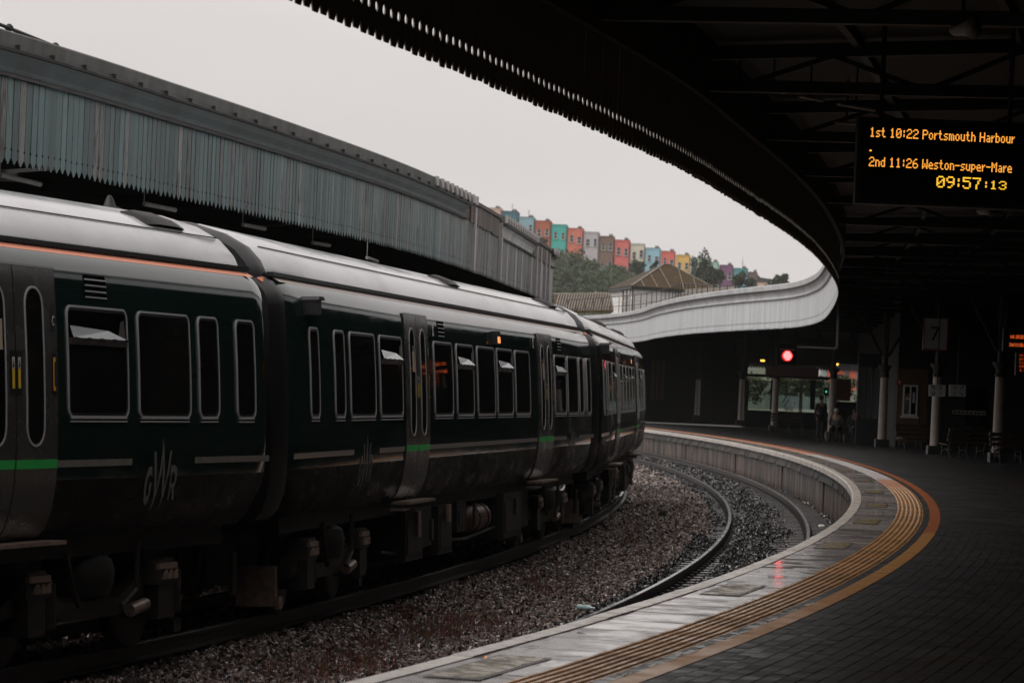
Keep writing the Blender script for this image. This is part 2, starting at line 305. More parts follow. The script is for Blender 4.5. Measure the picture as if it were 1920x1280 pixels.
def scatter(ob, dens, size, stone):
    ng = bpy.data.node_groups.new('stones', 'GeometryNodeTree')
    ng.interface.new_socket('Geometry', in_out='INPUT', socket_type='NodeSocketGeometry'); ng.interface.new_socket('Geometry', in_out='OUTPUT', socket_type='NodeSocketGeometry')
    N = ng.nodes; L = ng.links; gi = N.new('NodeGroupInput'); go = N.new('NodeGroupOutput')
    dp = N.new('GeometryNodeDistributePointsOnFaces'); dp.inputs['Density'].default_value = dens; L.new(gi.outputs[0], dp.inputs['Mesh'])
    gins = N.new('GeometryNodeGeometryToInstance')
    for k in range(4):
        ic = N.new('GeometryNodeMeshIcoSphere'); ic.inputs['Radius'].default_value = 1; ic.inputs['Subdivisions'].default_value = 2
        nz = N.new('ShaderNodeTexNoise'); nz.noise_dimensions = '4D'; nz.inputs['W'].default_value = k*5.3; nz.inputs['Scale'].default_value = .9; nz.inputs['Detail'].default_value = 1
        vm = N.new('ShaderNodeVectorMath'); vm.operation = 'SUBTRACT'; vm.inputs[1].default_value = (.5,.5,.5); L.new(nz.outputs['Color'], vm.inputs[0])
        vs = N.new('ShaderNodeVectorMath'); vs.operation = 'SCALE'; vs.inputs['Scale'].default_value = 2.6; L.new(vm.outputs[0], vs.inputs[0])
        sp = N.new('GeometryNodeSetPosition'); L.new(ic.outputs['Mesh'], sp.inputs[0]); L.new(vs.outputs[0], sp.inputs['Offset'])
        sm = N.new('GeometryNodeSetShadeSmooth'); sm.inputs['Shade Smooth'].default_value = False; L.new(sp.outputs[0], sm.inputs[0])
        mt = N.new('GeometryNodeSetMaterial'); mt.inputs['Material'].default_value = stone; L.new(sm.outputs[0], mt.inputs[0]); L.new(mt.outputs[0], gins.inputs[0])
    ip = N.new('GeometryNodeInstanceOnPoints'); L.new(dp.outputs['Points'], ip.inputs['Points']); L.new(gins.outputs[0], ip.inputs['Instance']); ip.inputs['Pick Instance'].default_value = True
    rr = N.new('FunctionNodeRandomValue'); rr.data_type = 'FLOAT_VECTOR'; rr.inputs[0].default_value = (0,0,0); rr.inputs[1].default_value = (6.28,6.28,6.28); L.new(rr.outputs[0], ip.inputs['Rotation'])
    rs = N.new('FunctionNodeRandomValue'); rs.data_type = 'FLOAT_VECTOR'; rs.inputs[0].default_value = (size*.45,size*.4,size*.35); rs.inputs[1].default_value = (size*1.8,size*1.25,size*.95); rs.inputs['Seed'].default_value = 3; L.new(rs.outputs[0], ip.inputs['Scale'])
    jn = N.new('GeometryNodeJoinGeometry'); L.new(ip.outputs[0], jn.inputs[0]); L.new(gi.outputs[0], jn.inputs[0]); L.new(jn.outputs[0], go.inputs[0])
    md = ob.modifiers.new('stones', 'NODES'); md.node_group = ng
ground_and_tracks()

# ------------------------------------------------------------------ the near platform
def platform():
    p = empty('platform'); tag(p, kind='structure')
    E2 = resample(EDGE, .5); d, n = normals(E2)
    # paving field
    sweep(E2, [(1.30, ZP-.004), (1.6, ZP-.004), (5, ZP-.05), (10, ZP-.08), (20, ZP-.08), (34, ZP-.08)]).build('paving', m_paver, p)
    sweep(E2, [(.12, ZP-.03), (1.32, ZP-.03)]).build('bedding', m_gap, p)
    sweep(E2, [(1.075, ZP-.003), (1.165, ZP-.003)]).build('bedding_strip', m_gap, p)
    i0 = int(np.searchsorted(E2[:,1], 38))
    for nm, seg, mm in (('painted_line', E2[:i0+1], m_line), ('painted_line', E2[i0:], m_line2)):
        sweep(seg, [(1.16, ZP+.001), (1.305, ZP+.001)]).build(nm, mm, p)
    # core wall behind the pieces
    sweep(E2, [(.30, ZP-.03), (.30, -.5)]).build('wall_core', m_course, p)
    # nosing stones, overhanging course, wall panels
    step = .9; C = resample(EDGE[30:], step); d, n = normals(C)
    nose = MB().prism([(0,ZP-.115),(.005,ZP-.01),(.02,ZP+.006),(.148,ZP+.006),(.148,ZP-.1),(.1,ZP-.115)], -.447, .447, 'y').mesh('nosing_stone', m_nose)
    course = MB().box(.09,.3,-.448,.448,ZP-.36,ZP-.117).mesh('course_stone', m_course)
    course2 = MB().prism([(.07,ZP-.34),(.11,ZP-.118),(.3,ZP-.118),(.3,ZP-.37),(.1,ZP-.37)], -.446, .446, 'y').mesh('course_stone', m_course)
    slab = MB().box(.153,.697,-.445,.445,ZP-.06,ZP).mesh('coping_slab', m_slab)
    for q, dd in zip(C, d):
        rz = math.atan2(dd[1], dd[0])-math.pi/2
        jz = random.uniform(-.003,.003)
        inst('nosing_stone', nose, p, (q[0], q[1], jz), rz)
        inst('course_stone', random.choice((course, course2)), p, (q[0], q[1], 0), rz)
        o = inst('coping_slab', slab, p, (q[0], q[1], random.uniform(-.002,.001)), rz); o.rotation_euler[1] = random.uniform(-.002,.002); o.rotation_euler[0] = random.uniform(-.0035,.0015)
    C = resample(EDGE[60:], 3.0); d, n = normals(C)
    panel = MB().box(.19,.32,-1.497,1.497,-.3,ZP-.36).mesh('wall_panel', m_wall); pier = MB().box(.15,.32,-.07,.07,-.3,ZP-.33).mesh('wall_pier', m_wall)
    for k, (q, dd) in enumerate(zip(C, d)):
        rz = math.atan2(dd[1], dd[0])-math.pi/2
        inst('wall_panel', panel, p, (q[0], q[1], 0), rz).location[2] = random.uniform(-.02, .02)
        if k % 5 == 1: inst('wall_pier', pier, p, (q[0]-dd[0]*1.5, q[1]-dd[1]*1.5, 0), rz)
    # ribbed tactile pavers
    def tact_poly():
        pr = [(.703, ZP-.05)]; x = .703; wv = (1.072-.703)/6
        for k in range(6):
            a = .703+k*wv
            pr += [(a, ZP-.002), (a+wv*.16, ZP+.007), (a+wv*.52, ZP+.007), (a+wv*.70, ZP-.002)]
        pr += [(1.072, ZP-.002), (1.072, ZP-.05)]
        return pr
    C = resample(EDGE[30:], .4); d, n = normals(C); L = .197
    me = {k: MB().prism(tact_poly(), -L, L, 'y').mesh('tactile_paver', m) for k, m in (('o', m_tact), ('r', m_tactred), ('g', m_tactgrey))}
    far = MB(); cnt = 0
    for q, dd in zip(C, d):
        rz = math.atan2(dd[1], dd[0])-math.pi/2
        k = 'o' if q[1] < 58 else ('r' if q[1] < 63 else ('g' if q[1] < 88 else 'r'))
        if q[1] < 15: k = 'o'
        if 14 < q[1] < 132 and cnt < 298:
            inst('tactile_paver', me[k], p, (q[0], q[1], random.uniform(-.0015,.0015)), rz); cnt += 1
        elif q[1] > 100 or q[1] < 14:
            mm = Matrix.Translation((q[0], q[1], 0)) @ Matrix.Rotation(rz, 4, 'Z')
            far.add([mm @ Vector(v) for v in MB().prism(tact_poly(), -L, L, 'y').v], MB().prism(tact_poly(), -L, L, 'y').f)
    tag(far.build('tactile_paving', m_tactred, p), kind='stuff')
    # block pavers nearest the camera
    pv = MB().box(-.048,.048,-.098,.098,-.03,0).mesh('paver', m_paver)
    rest = MB(); cnt = 0; nrow = 24
    for r in range(nrow):
        off = 1.365+r*.102
        P = resample(offset(EDGE, off), .2); dd, n = normals(P); sh = .1*(r % 2)
        for q, t in zip(P, dd):
            if not 15.5 < q[1] < 42: continue
            x, y = q+t*sh; pz = ZP-.004+.003+(0 if off < 1.6 else -(off-1.6)/3.4*.046)+random.uniform(-.0015,.002)
            u = 960+F*x/y
            if u > 1960 or u < 900: continue
            rz = math.atan2(t[1], t[0])-math.pi/2
            if cnt < 300 and y < 26 and r < 14: inst('paver', pv, p, (x, y, pz), rz); cnt += 1
            else:
                mm = Matrix.Translation((x, y, pz)) @ Matrix.Rotation(rz, 4, 'Z')
                b = MB().box(-.048,.048,-.098,.098,-.03,0); rest.add([mm @ Vector(v) for v in b.v], b.f)
    tag(rest.build('paver_field', m_paver, p), kind='stuff')
    # white flakes left of the painted line
    fl = MB(); dE, nE = normals(E2)
    for k in range(26):
        y = random.choice([17.0,17.4,17.8,18.3,18.9,19.3,19.6,20.6,21.0,22.4,23.5,24.2])+random.uniform(-.2,.2); i = int(np.searchsorted(E2[:,1], y))
        o = random.uniform(1.135,1.165); q = E2[i]+nE[i]*o+dE[i]*(y-E2[i][1]); a = random.uniform(.05,.16); b = random.uniform(.006,.018)
        pts = []
        for j in range(9):
            t = 2*math.pi*j/9; rr = random.uniform(.6,1.1); v = q+dE[i]*math.cos(t)*a*rr+nE[i]*math.sin(t)*b*rr; pts.append((v[0], v[1], ZP+.004))
        fl.add(pts, [tuple(range(9))])
    fl.build('paint_remnant', m_flake, p)
    # ochre stencilled panels on the slabs
    sarc = np.r_[0, np.cumsum(np.hypot(*np.diff(EDGE, axis=0).T))]
    for sc in (-27.6, -19.4, -10.8, -4.2, 2.4, 9.6, 17.0, 25.5, 35):
        i = int(np.argmin(abs(S-sc))); q = EDGE[i]; dd = normals(EDGE)[0][i]; rz = math.atan2(dd[1], dd[0])-math.pi/2
        b = MB().add([(.23,-.80,ZP+.0035),(.55,-.80,ZP+.0035),(.55,.80,ZP+.0035),(.23,.80,ZP+.0035)], [(0,1,2,3)]).build('panel_border', m_patchd, p, loc=(q[0],q[1],0)); b.rotation_euler[2] = rz
        o = MB().add([(.255,-.75,ZP+.0055),(.525,-.75,ZP+.0055),(.525,.75,ZP+.0055),(.255,.75,ZP+.0055)], [(0,1,2,3)]).build('painted_panel', m_patch, p, loc=(q[0],q[1],0)); o.rotation_euler[2] = rz
platform()
def far_platform():
    p = empty('far_platform'); tag(p, kind='structure')
    P = resample(TRAIN[10:-4], 1)
    sweep(P, [(-1.62, -.4), (-1.62, ZP), (-12, ZP)]).build('paving', m_paver, p)
    # dark back wall added behind the far platform to stop light leaks
    sweep(P, [(-11, ZP), (-11, 8.2)]).build('light_stop_wall', m_soffit, p)
far_platform()
# ------------------------------------------------------------------ canopies
ZB = EYE+2.20
def board_mesh(name, tip, mat, w=.178, h=.95, inner=None):
    near = inner is not None
    hw = w/2-(.0002 if near else .008); r = .034 if near else .017; zc = .205 if near else .165; vh = .058 if near else .072
    right = [(tip, 0), (hw, vh), (hw, zc-r)]+[(hw-r*math.sin(math.pi*k/5), zc-r*math.cos(math.pi*k/5)) for k in range(1, 5)]+[(hw, zc+r), (hw, h)]
    poly = right+[(-x, z) for x, z in right[::-1]]
    mb = MB().prism(poly, -.005, .005, 'y')
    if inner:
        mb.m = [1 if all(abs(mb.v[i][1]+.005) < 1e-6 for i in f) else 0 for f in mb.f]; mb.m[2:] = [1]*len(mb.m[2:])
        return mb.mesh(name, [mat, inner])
    return mb.mesh(name, mat)
def canopy(name, P, sgn, board_mats, label, cat, tip, limit_fn, cov, gut, split=None):
    """P runs along the board line; outward side is sgn (+1 right-hand, -1 left-hand)"""
    t = empty(name, (0,0,0), label=label, cat=cat)
    d, n = normals(P); ms = [board_mesh('valance_board', tip, m, inner=m_backshade if sgn < 0 else None) for m in board_mats]
    order = sorted(range(len(P)), key=lambda i: limit_fn(P[i])); keep = set(i for i in order[:300] if limit_fn(P[i]) < 1e6)
    rest = MB()
    for i, q in enumerate(P):
        rz = math.atan2(d[i][1], d[i][0]); k = 0 if len(ms) == 1 else (1 if random.random() < split(q) else 0)
        dz = random.uniform(-.012, .006)
        if i in keep:
            o = inst('valance_board', ms[k], t, (q[0], q[1], ZB+dz), rz+random.gauss(0, .02 if sgn > 0 else .004)); o.rotation_euler[1] = random.gauss(0, .002)
        else:
            mm = Matrix.Translation((q[0], q[1], ZB+dz)) @ Matrix.Rotation(rz, 4, 'Z')
            n0 = len(rest.f); rest.add([mm @ v.co for v in ms[k].vertices], [tuple(f.vertices) for f in ms[k].polygons])
            for q2, f in enumerate(ms[k].polygons): rest.m[n0+q2] = f.material_index
    if rest.v: tag(rest.build('valance_board_run', [board_mats[-1], m_backshade], t), kind='stuff')
    return t
def cornice(t, P, sgn, cov, gut, z0=ZB):
    s = sgn
    sweep(P, [(s*.0,z0+.95),(s*.06,z0+.94),(s*.075,z0+.97),(s*.02,z0+1.0),(-s*.03,z0+1.0),(-s*.03,z0+.95)], True).build('lower_moulding', m_ledge if cov is m_coving else gut, t)
    sweep(P, [(s*.012,z0+.99),(s*.02,z0+1.05),(s*.045,z0+1.13),(s*.10,z0+1.205)]).build('coving', cov, t)
    sweep(P, [(s*.02,z0+1.20),(s*.15,z0+1.205),(s*.16,z0+1.235),(s*.13,z0+1.255),(s*.0,z0+1.255)], True).build('upper_moulding', m_ledge, t)
    sweep(P, [(s*.0,z0+1.25),(s*.12,z0+1.25),(s*.14,z0+1.40),(s*.12,z0+1.42),(s*.0,z0+1.42)], True).build('gutter', gut, t)
def right_canopy():
    t = canopy('platform_canopy', CANOPY, -1, [m_pale], 'long curved station canopy with sawtooth edge over the near platform', 'canopy', .050,
               lambda q: (abs(q[1]-19) if q[1] > 18 else 1e7) if q[1] < 72 else 1e7, m_palecov, m_palecov)
    Pc = resample(CANOPY, .9)
    cornice(t, Pc, -1, m_palecov, m_palecov)
    sweep(Pc, [(.035, ZB+.80), (.035, ZB+1.42), (.10, ZB+1.42), (.10, ZB+.80)], True).build('edge_beam', m_soffit, t)
    # roof shell, two pitched bays deep
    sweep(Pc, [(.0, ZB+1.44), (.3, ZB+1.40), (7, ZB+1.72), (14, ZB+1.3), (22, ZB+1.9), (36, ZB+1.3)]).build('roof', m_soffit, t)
    # transverse girders with bracing, purlins, pipes
    C = resample(Pc[2:], 6.0); d, n = normals(C)
    for q, dd, nn in zip(C, d, n):
        if q[1] < -6 or q[1] > 150: continue
        def pt(o, z): return (q[0]+nn[0]*o, q[1]+nn[1]*o, z)
        g = MB(); zt = ZB+1.3
        g.bar(pt(.1, ZB+.95), pt(13.8, ZB+.95), .14, .12).bar(pt(.1, ZB+1.28), pt(7, ZB+1.58), .12, .14).bar(pt(7, ZB+1.58), pt(13.8, ZB+1.2), .12, .14)
        for k in range(7):
            o0 = .4+k*1.9; o1 = o0+.95; zr = lambda o: ZB+1.22+(o if o < 7 else 14-o)*.045
            g.bar(pt(o0, ZB+.95), pt(o1, zr(o1)), .05, .05).bar(pt(o1, zr(o1)), pt(min(o0+1.9, 13.7), ZB+.95), .05, .05)
        g.build('girder', m_iron, t)
    for o, z in ((1.6, ZB+1.44), (3.2, ZB+1.52), (4.8, ZB+1.59), (8.6, ZB+1.59), (10.4, ZB+1.48), (12.2, ZB+1.38)):
        sweep(offset(Pc[8:-20], o), [(-.04, z-.09), (.04, z-.09), (.04, z), (-.04, z)], True).build('purlin', m_iron, t)
    # walkway handrail on the roof
    h = empty('roof_handrail', (0,0,0), label='thin rusty handrail with many posts along the far canopy roof', cat='handrail')
    i0, i1 = int(np.searchsorted(Pc[:,1], 108)), int(np.searchsorted(Pc[:,1], 168))
    H = offset(Pc[i0:i1], 1.1); zt = ZB+1.42
    Z = [zt+1.0]*len(H)
    drop = lambda y: -max(0., 134-y)*.036
    for z in (zt+.50, zt+.98):
        MB().tube([(x, y, z+drop(y)) for x, y in H], .018, 5).build('rail', m_rail, h)
    post = MB().cyl((0,0,zt-.55), (0,0,zt+1.0), .020, .018, 6).mesh('post', m_rail)
    for x, y in resample(H, 1.8): inst('post', post, h, (x, y, drop(y)))
right_canopy()
def left_canopy():
    i62 = int(np.searchsorted(LCAN[:,1], 62.0)); A = LCAN[:i62]; B = LCAN[i62:]
    t = canopy('far_canopy', A, 1, [m_teal, m_tealgrey], 'weathered teal canopy of vertical boards above the train roof', 'canopy', .008,
               lambda q: q[1] if q[1] > 31 else 1e7, m_coving, m_lead, split=lambda q: .2 if q[1] < 52 else .5)
    cornice(t, resample(A, .9), 1, m_coving, m_lead)
    Pa = resample(A, .9); P = resample(LCAN, .9)
    lug = MB().box(-.02,.02,0,.05,ZB+1.235,ZB+1.285).mesh('gutter_bracket', m_ledge)
    for q, dd in zip(resample(offset(A, .13), 1.0), normals(resample(offset(A, .13), 1.0))[0]):
        if q[1] > 30: inst('gutter_bracket', lug, t, (q[0], q[1], 0), math.atan2(dd[1], dd[0])+math.pi)
    cl = MB().box(-.12,.12,-.02,.03,ZB+1.27,ZB+1.43).mesh('gutter_clip', m_palepost)
    for q, dd in zip(resample(offset(A, .155), .62), normals(resample(offset(A, .155), .62))[0]):
        if q[1] > 56: inst('gutter_clip', cl, t, (q[0], q[1], 0), math.atan2(dd[1], dd[0]))
    sweep(Pa, [(-.04, ZB+.6), (-.04, ZB+1.40), (-.10, ZB+1.40), (-.10, ZB+.6)], True).build('edge_beam', m_soffit, t)
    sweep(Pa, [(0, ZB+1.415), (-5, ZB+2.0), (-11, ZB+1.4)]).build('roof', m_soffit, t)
    for q, dd, nn in zip(*[resample(Pa, 6.0), *normals(resample(Pa, 6.0))]):
        if q[1] < 20: continue
        g = MB(); pt = lambda o, z: (q[0]+nn[0]*o, q[1]+nn[1]*o, z)
        g.bar(pt(-.1, ZB+.5), pt(-10.8, ZB+.5), .14, .14); g.bar(pt(-.15, ZB+.55), pt(-4, ZB+1.6), .06, .06); g.build('girder', m_iron, t)
    # fluorescent battens, unlit, under the far canopy
    for k, (a, b, Y) in enumerate((((0,328),(76,346),38.5), ((270,382),(329,394),43.5), ((455,421),(497,429),49.5), ((586,455),(618,460),56), ((688,483),(708,490),62.5))):
        p0, p1 = unproj(*a, Y), unproj(*b, Y+.6)
        o = MB().cyl(p0, p1, .032, .032, 8).box(p0.x-.006,p0.x+.006,p0.y-.006,p0.y+.006,p0.z,p0.z+.9).build('pale_bar', m_batten)
        tag(o, ('unlit pale tube light under the teal canopy, ' + ('at the left frame edge','second from the left','third from the left','fourth from the left','the one farthest along')[k]), 'light', 'unlit tube lights under the far canopy')
    # handrail on the left roof
    h = empty('roof_handrail', (0,0,0), label='dark iron handrail on top of the teal canopy', cat='handrail')
    H = offset(Pa, -.9); H = H[(H[:,1] > 24) & (H[:,1] < 48)]; zt = ZB+1.42
    f = lambda y: zt+.42-max(0, y-33)*.028
    MB().tube([(x, y, f(y)) for x, y in H], .022, 6).build('rail', m_iron, h)
    for x, y in resample(H, 1.55): MB().cyl((x, y, zt-.1), (x, y, f(y)+.03), .026, .026, 6).lathe([(.02,0),(.05,.03),(.05,.06),(.02,.09)], (x, y, f(y)-.04), 8).build('post', m_iron, h)
    # the older, patched end of the canopy
    t2 = canopy('patched_canopy', B, 1, [m_tealgrey, m_palepost], 'shabby grey end of the far canopy with missing cornice and pale posts', 'canopy', .02, lambda q: q[1], m_coving, m_lead, split=lambda q: .05 if q[1] < 76.5 else .5)
    Pb = resample(B, .45)
    def seg(y0, y1): return Pb[(Pb[:,1] >= y0-.3) & (Pb[:,1] <= y1+.3)]
    sweep(Pb, [(-.02, ZB+.6), (-.02, ZB+1.34), (-.12, ZB+1.34), (-.12, ZB+.6)], True).build('edge_beam', m_rustwood, t2)
    q = Pb[-1]; MB().prism([(q[0]-.15,ZP),(q[0]-.15,ZB+1.33),(q[0]-5,ZB+1.97),(q[0]-10.9,ZB+1.38),(q[0]-20,ZB+1.38),(q[0]-20,ZP)], q[1]-.1, q[1]+.05, 'y').build('sky_block_screen', m_soffit, t2)  # dark screen added to block the sky under the canopy end
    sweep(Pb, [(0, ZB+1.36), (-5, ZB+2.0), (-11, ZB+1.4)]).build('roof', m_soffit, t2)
    bare = MB().box(-.085,.085,.0,.03,ZB+.93,ZB+1.30).mesh('bare_board', m_rustwood)
    for y0, y1 in ((62, 67.5), (77.2, 82.5)):
        Q = resample(seg(y0, y1), .18)
        for q, dd in zip(Q, normals(Q)[0]): inst('bare_board', bare, t2, (q[0]+dd[1]*.012, q[1]-dd[0]*.012, random.uniform(-.02,.02)), math.atan2(dd[1], dd[0])+math.pi)
        sweep(seg(y0, y1), [(.0,ZB+1.30),(.08,ZB+1.31),(.08,ZB+1.38),(0,ZB+1.40)], True).build('capping', m_rustwood, t2)
    for y0, y1 in ((68.2, 77.0), (82.8, 84.6)):
        Q = seg(y0, y1); cornice(t2, Q, 1, m_palecov if y0 < 80 else m_palepost, m_lead, ZB-.02)
        Q2 = resample(offset(Q, .15), .62)
        for q, dd in zip(Q2, normals(Q2)[0]): inst('gutter_clip', cl, t2, (q[0], q[1], -.02), math.atan2(dd[1], dd[0]))
    post = MB().box(-.11,.11,-.02,.05,ZB+.02,ZB+1.25).mesh('pale_post', m_palepost)
    for y in (62.2, 67.6, 77.4, 79.0, 80.6, 82.2):
        i = int(np.searchsorted(Pb[:,1], y)); i = min(i, len(Pb)-1); dd = normals(Pb)[0][i]
        inst('pale_post', post, t2, (Pb[i][0]+dd[1]*.02, Pb[i][1]-dd[0]*.02, 0), math.atan2(dd[1], dd[0])+math.pi)
left_canopy()

# ------------------------------------------------------------------ the train
SIDE = [(1.20,1.03),(1.29,1.12),(1.355,1.28),(1.39,1.5),(1.405,1.75),(1.405,2.1),(1.398,2.45),(1.385,2.75),(1.374,2.98),(1.367,3.08),(1.354,3.155),(1.320,3.225),(1.255,3.295),(1.17,3.345)]
ROOF = [(1.17,3.345),(1.165,3.40),(1.12,3.50),(1.0,3.63),(.77,3.76),(.42,3.87),(0,3.91)]
def sy(z):
    zz = [p[1] for p in SIDE+ROOF[1:]]; yy = [p[0] for p in SIDE+ROOF[1:]]
    return -float(np.interp(z, zz, yy))
X0, X1 = -11.2, 10.8
def loop_lr(x0, x1, z0, z1, r, n=5):
    """rows (z, xl, xr) of a rounded rectangle from bottom to top"""
    rows = []
    for k in range(n+1):
        a = math.pi/2*k/n; rows.append((z0+r-r*math.cos(a), x0+r-r*math.sin(a), x1-r+r*math.sin(a)))
    for z in np.linspace(z0+r, z1-r, 6)[1:-1]: rows.append((z, x0, x1))
    for k in range(n+1):
        a = math.pi/2*k/n; rows.append((z1-r+r*math.sin(a), x0+r-r*math.cos(a), x1-r+r*math.cos(a)))
    return rows
def pane_mb(x0, x1, z0, z1, r, proud, n=5):
    rows = loop_lr(x0, x1, z0, z1, r, n); V = []; Fc = []
    for z, a, b in rows: V += [(a, sy(z)-proud, z), (b, sy(z)-proud, z)]
    for k in range(len(rows)-1): Fc.append((2*k, 2*k+1, 2*k+3, 2*k+2))
    return MB().add(V, Fc)
def ring_mb(x0, x1, z0, z1, r, wd, proud, depth=.02):
    o = loop_lr(x0, x1, z0, z1, r); i = loop_lr(x0+wd, x1-wd, z0+wd, z1-wd, max(r-wd, .01))
    lo = [(b, z) for z, a, b in o]+[(a, z) for z, a, b in o[::-1]]; li = [(b, z) for z, a, b in i]+[(a, z) for z, a, b in i[::-1]]
    n = len(lo); V = [(x, sy(z)-proud, z) for x, z in lo]+[(x, sy(z)-proud, z) for x, z in li]+[(x, sy(z)+depth, z) for x, z in lo]+[(x, sy(z)+depth*.3, z) for x, z in li]
    Fc = []
    for k in range(n):
        j = (k+1) % n; Fc += [(k, j, n+j, n+k), (2*n+k, 2*n+j, j, k), (n+k, n+j, 3*n+j, 3*n+k)]
    return MB().add(V, Fc)
def band_mb(x0, x1, z0, z1, proud, cut=0):
    n = 4; V = []; Fc = []
    for k in range(n+1):
        z = z0+(z1-z0)*k/n; V += [(x0+cut*k/n, sy(z)-proud, z), (x1+cut*k/n, sy(z)-proud, z)]
    for k in range(n): Fc.append((2*k, 2*k+1, 2*k+3, 2*k+2))
    return MB().add(V, Fc)
def poly_on_side(mb, poly, proud):
    mb.add([(x, sy(z)-proud, z) for x, z in poly], [tuple(range(len(poly)))])
WB, WT = 1.955, 2.885
def carriage():
    c = empty('train_carriage')
    prof = [(-y, z) for y, z in SIDE]
    # body shell both sides with a tapered lower corner at each end
    V = []; Fc = []; xs = [X0+.0, X0+.05, X0+.35, -6, 0, 6, X1-.35, X1-.05, X1]
    m = len(SIDE)
    for x in xs:
        e = max(0, .35-min(x-X0, X1-x)); t = 1-.30*e*e
        for y, z in SIDE: V.append((x, -y*t if z < 9 else -y, z+(max(0, 1.45-z)*e*1.6)))
        for y, z in SIDE[::-1]: V.append((x, y*t, z+(max(0, 1.45-z)*e*1.6)))
    n2 = 2*m
    for i in range(len(xs)-1):
        for k in range(n2):
            if k == m-1: continue
            Fc.append((i*n2+k, i*n2+(k+1) % n2, (i+1)*n2+(k+1) % n2, (i+1)*n2+k))
    Fc += [tuple(range(n2)), tuple((len(xs)-1)*n2+k for k in range(n2))]
    lo = [f for f in Fc[:-2] if all(V[i][2] < 1.52 for i in f)]; hi = [f for f in Fc if f not in set(lo)]
    auto_smooth(MB().add(V, hi).build('body', m_green, c), 30)
    auto_smooth(MB().add(V, lo).build('lower_panel', m_skirt, c), 30)
    V = []; Fc = []; m = len(ROOF); full = [(-y, z) for y, z in ROOF]+[(y, z) for y, z in ROOF[-2::-1]]; mm = len(full)
    xr = [X0, X0+.25]+list(np.linspace(-9, 9, 7))+[X1-.25, X1]
    for x in xr:
        e = max(0, .25-min(x-X0, X1-x)); t = 1-.25*e
        for y, z in full: V.append((x, y*t, z-.1*e))
    for i in range(len(xr)-1):
        for k in range(mm-1): Fc.append((i*mm+k, i*mm+k+1, (i+1)*mm+k+1, (i+1)*mm+k))
    Fc += [tuple(range(mm)), tuple((len(xr)-1)*mm+k for k in range(mm))]
    roof = auto_smooth(MB().add(V, Fc).build('roof', m_roof, c), 40)
    g = MB()
    for z0, z1, pr in ((3.352, 3.392, .022),): 
        g.box(X0+.02, X1-.02, -1.20, -1.13, z0, z1)
    g.build('gutter_strip', m_black, c)
    band_mb(X0+.05, X1-.05, 3.298, 3.34, .004).build('cantrail_stripe', m_coral, c)
    # roof seam and pods
    for z, yy in ((3.648, -.985), ):
        MB().box(X0+.3, X1-.3, yy-.006, yy+.006, z-.004, z+.006).build('roof_seam', m_under, roof)
    for x in (.4, 9.5):
        pod = MB(); L = .42
        for a, b, h in ((-.14,.14,.0),):
            prf = [(-L,.0),(-L*.86,.05),(-L*.5,.065),(L*.45,.065),(L*.82,.04),(L,.0)]
            V = []
            for px, pz in prf: 
                wd = .16 if 0 < pz else .12
                for yy in (-wd, -wd*.6, wd*.6, wd): V.append((x+px, -.78+yy, 3.755-.17*(yy/.16)*-.36+(pz if abs(yy) < wd*.9 else pz*.45)-.02))
            Fc = []
            for i in range(len(prf)-1):
                for k in range(3): Fc.append((i*4+k, i*4+k+1, i*4+k+5, i*4+k+4))
                Fc.append((i*4+3, i*4, i*4+4, i*4+7))
            pod.add(V, Fc)
        auto_smooth(pod.build('roof_pod', m_under, c), 50)
    # windows
    def window(x0, x1, kind='plain', z0=WB, z1=WT, r=.085):
        p = pane_mb(x0+.015, x1-.015, z0+.05, z1-.015, r-.01, .004).build('window', m_glass, c)
        auto_smooth(ring_mb(x0, x1, z0+.035, z1, r, .017, .012).build('frame', m_alu if kind != 'dark' else m_black, p), 40)
        auto_smooth(ring_mb(x0+.017, x1-.017, z0+.052, z1-.017, r-.01, .022, .0075).build('seal', m_black, p), 40)
        # bright double sill
        s = MB()
        for dz, th in ((0, .012), (.028, .010)): s.add(*sillbar(x0+.05, x1-.05, z0+dz, th))
        s.build('sill', m_alu, p)
        if kind == 'hopper':
            zc = z0+(z1-z0)*.70
            MB().box(x0+.025, x1-.025, sy(zc)-.018, sy(zc)+.01, zc-.035, zc+.0).prism([(sy(zc)-.018,zc-.03),(sy(zc)-.05,zc+.018),(sy(zc)-.01,zc+.018)], x0+.03, x1-.08, 'x').build('hopper_bar', m_door, p)
            op = pane_mb(x0+.05, x1-.05, zc+.045, z1-.05, .05, .0085).build('hopper_opening', m_void, p)
            # the flap leaning into the carriage, seen from below as a pale wedge in the opening
            zt = zc+.115
            fl = MB().add([(x0+.03, sy(zc)-.05, zc+.02), (x1-.09, sy(zc)-.05, zc+.02), (x1-.42, sy(zc)-.020, zt-.025), (x0+.03, sy(zc)-.018, zt)],
                          [(0,1,2,3)]).build('hopper_flap', m_hop, p)
            MB().add([(x1-.22, sy(zc)-.0195, zc+.03), (x1-.07, sy(zc)-.0195, zc+.03), (x1-.07, sy(z1)-.0125, z1-.09), (x1-.13, sy(z1)-.0125, z1-.10)],
                     [(0,1,2,3)]).build('hopper_cheek', m_door, p)
            b = MB()
            for k in range(5): b.box(x0+.06+(x1-x0-.2)*k/4, x0+.12+(x1-x0-.2)*k/4, sy(zc)-.055, sy(zc)-.045, zc+.006, zc+.024)
            b.build('hopper_hinge', m_black, p)
        return p
    def sillbar(x0, x1, z, th):
        y = sy(z); return [(x0,y-.014,z),(x1,y-.014,z),(x1,y+.01,z),(x0,y+.01,z),(x0,y-.014,z+th),(x1,y-.014,z+th),(x1,y+.01,z+th),(x0,y+.01,z+th)], [(0,3,2,1),(4,5,6,7),(0,1,5,4),(1,2,6,5),(2,3,7,6),(3,0,4,7)]
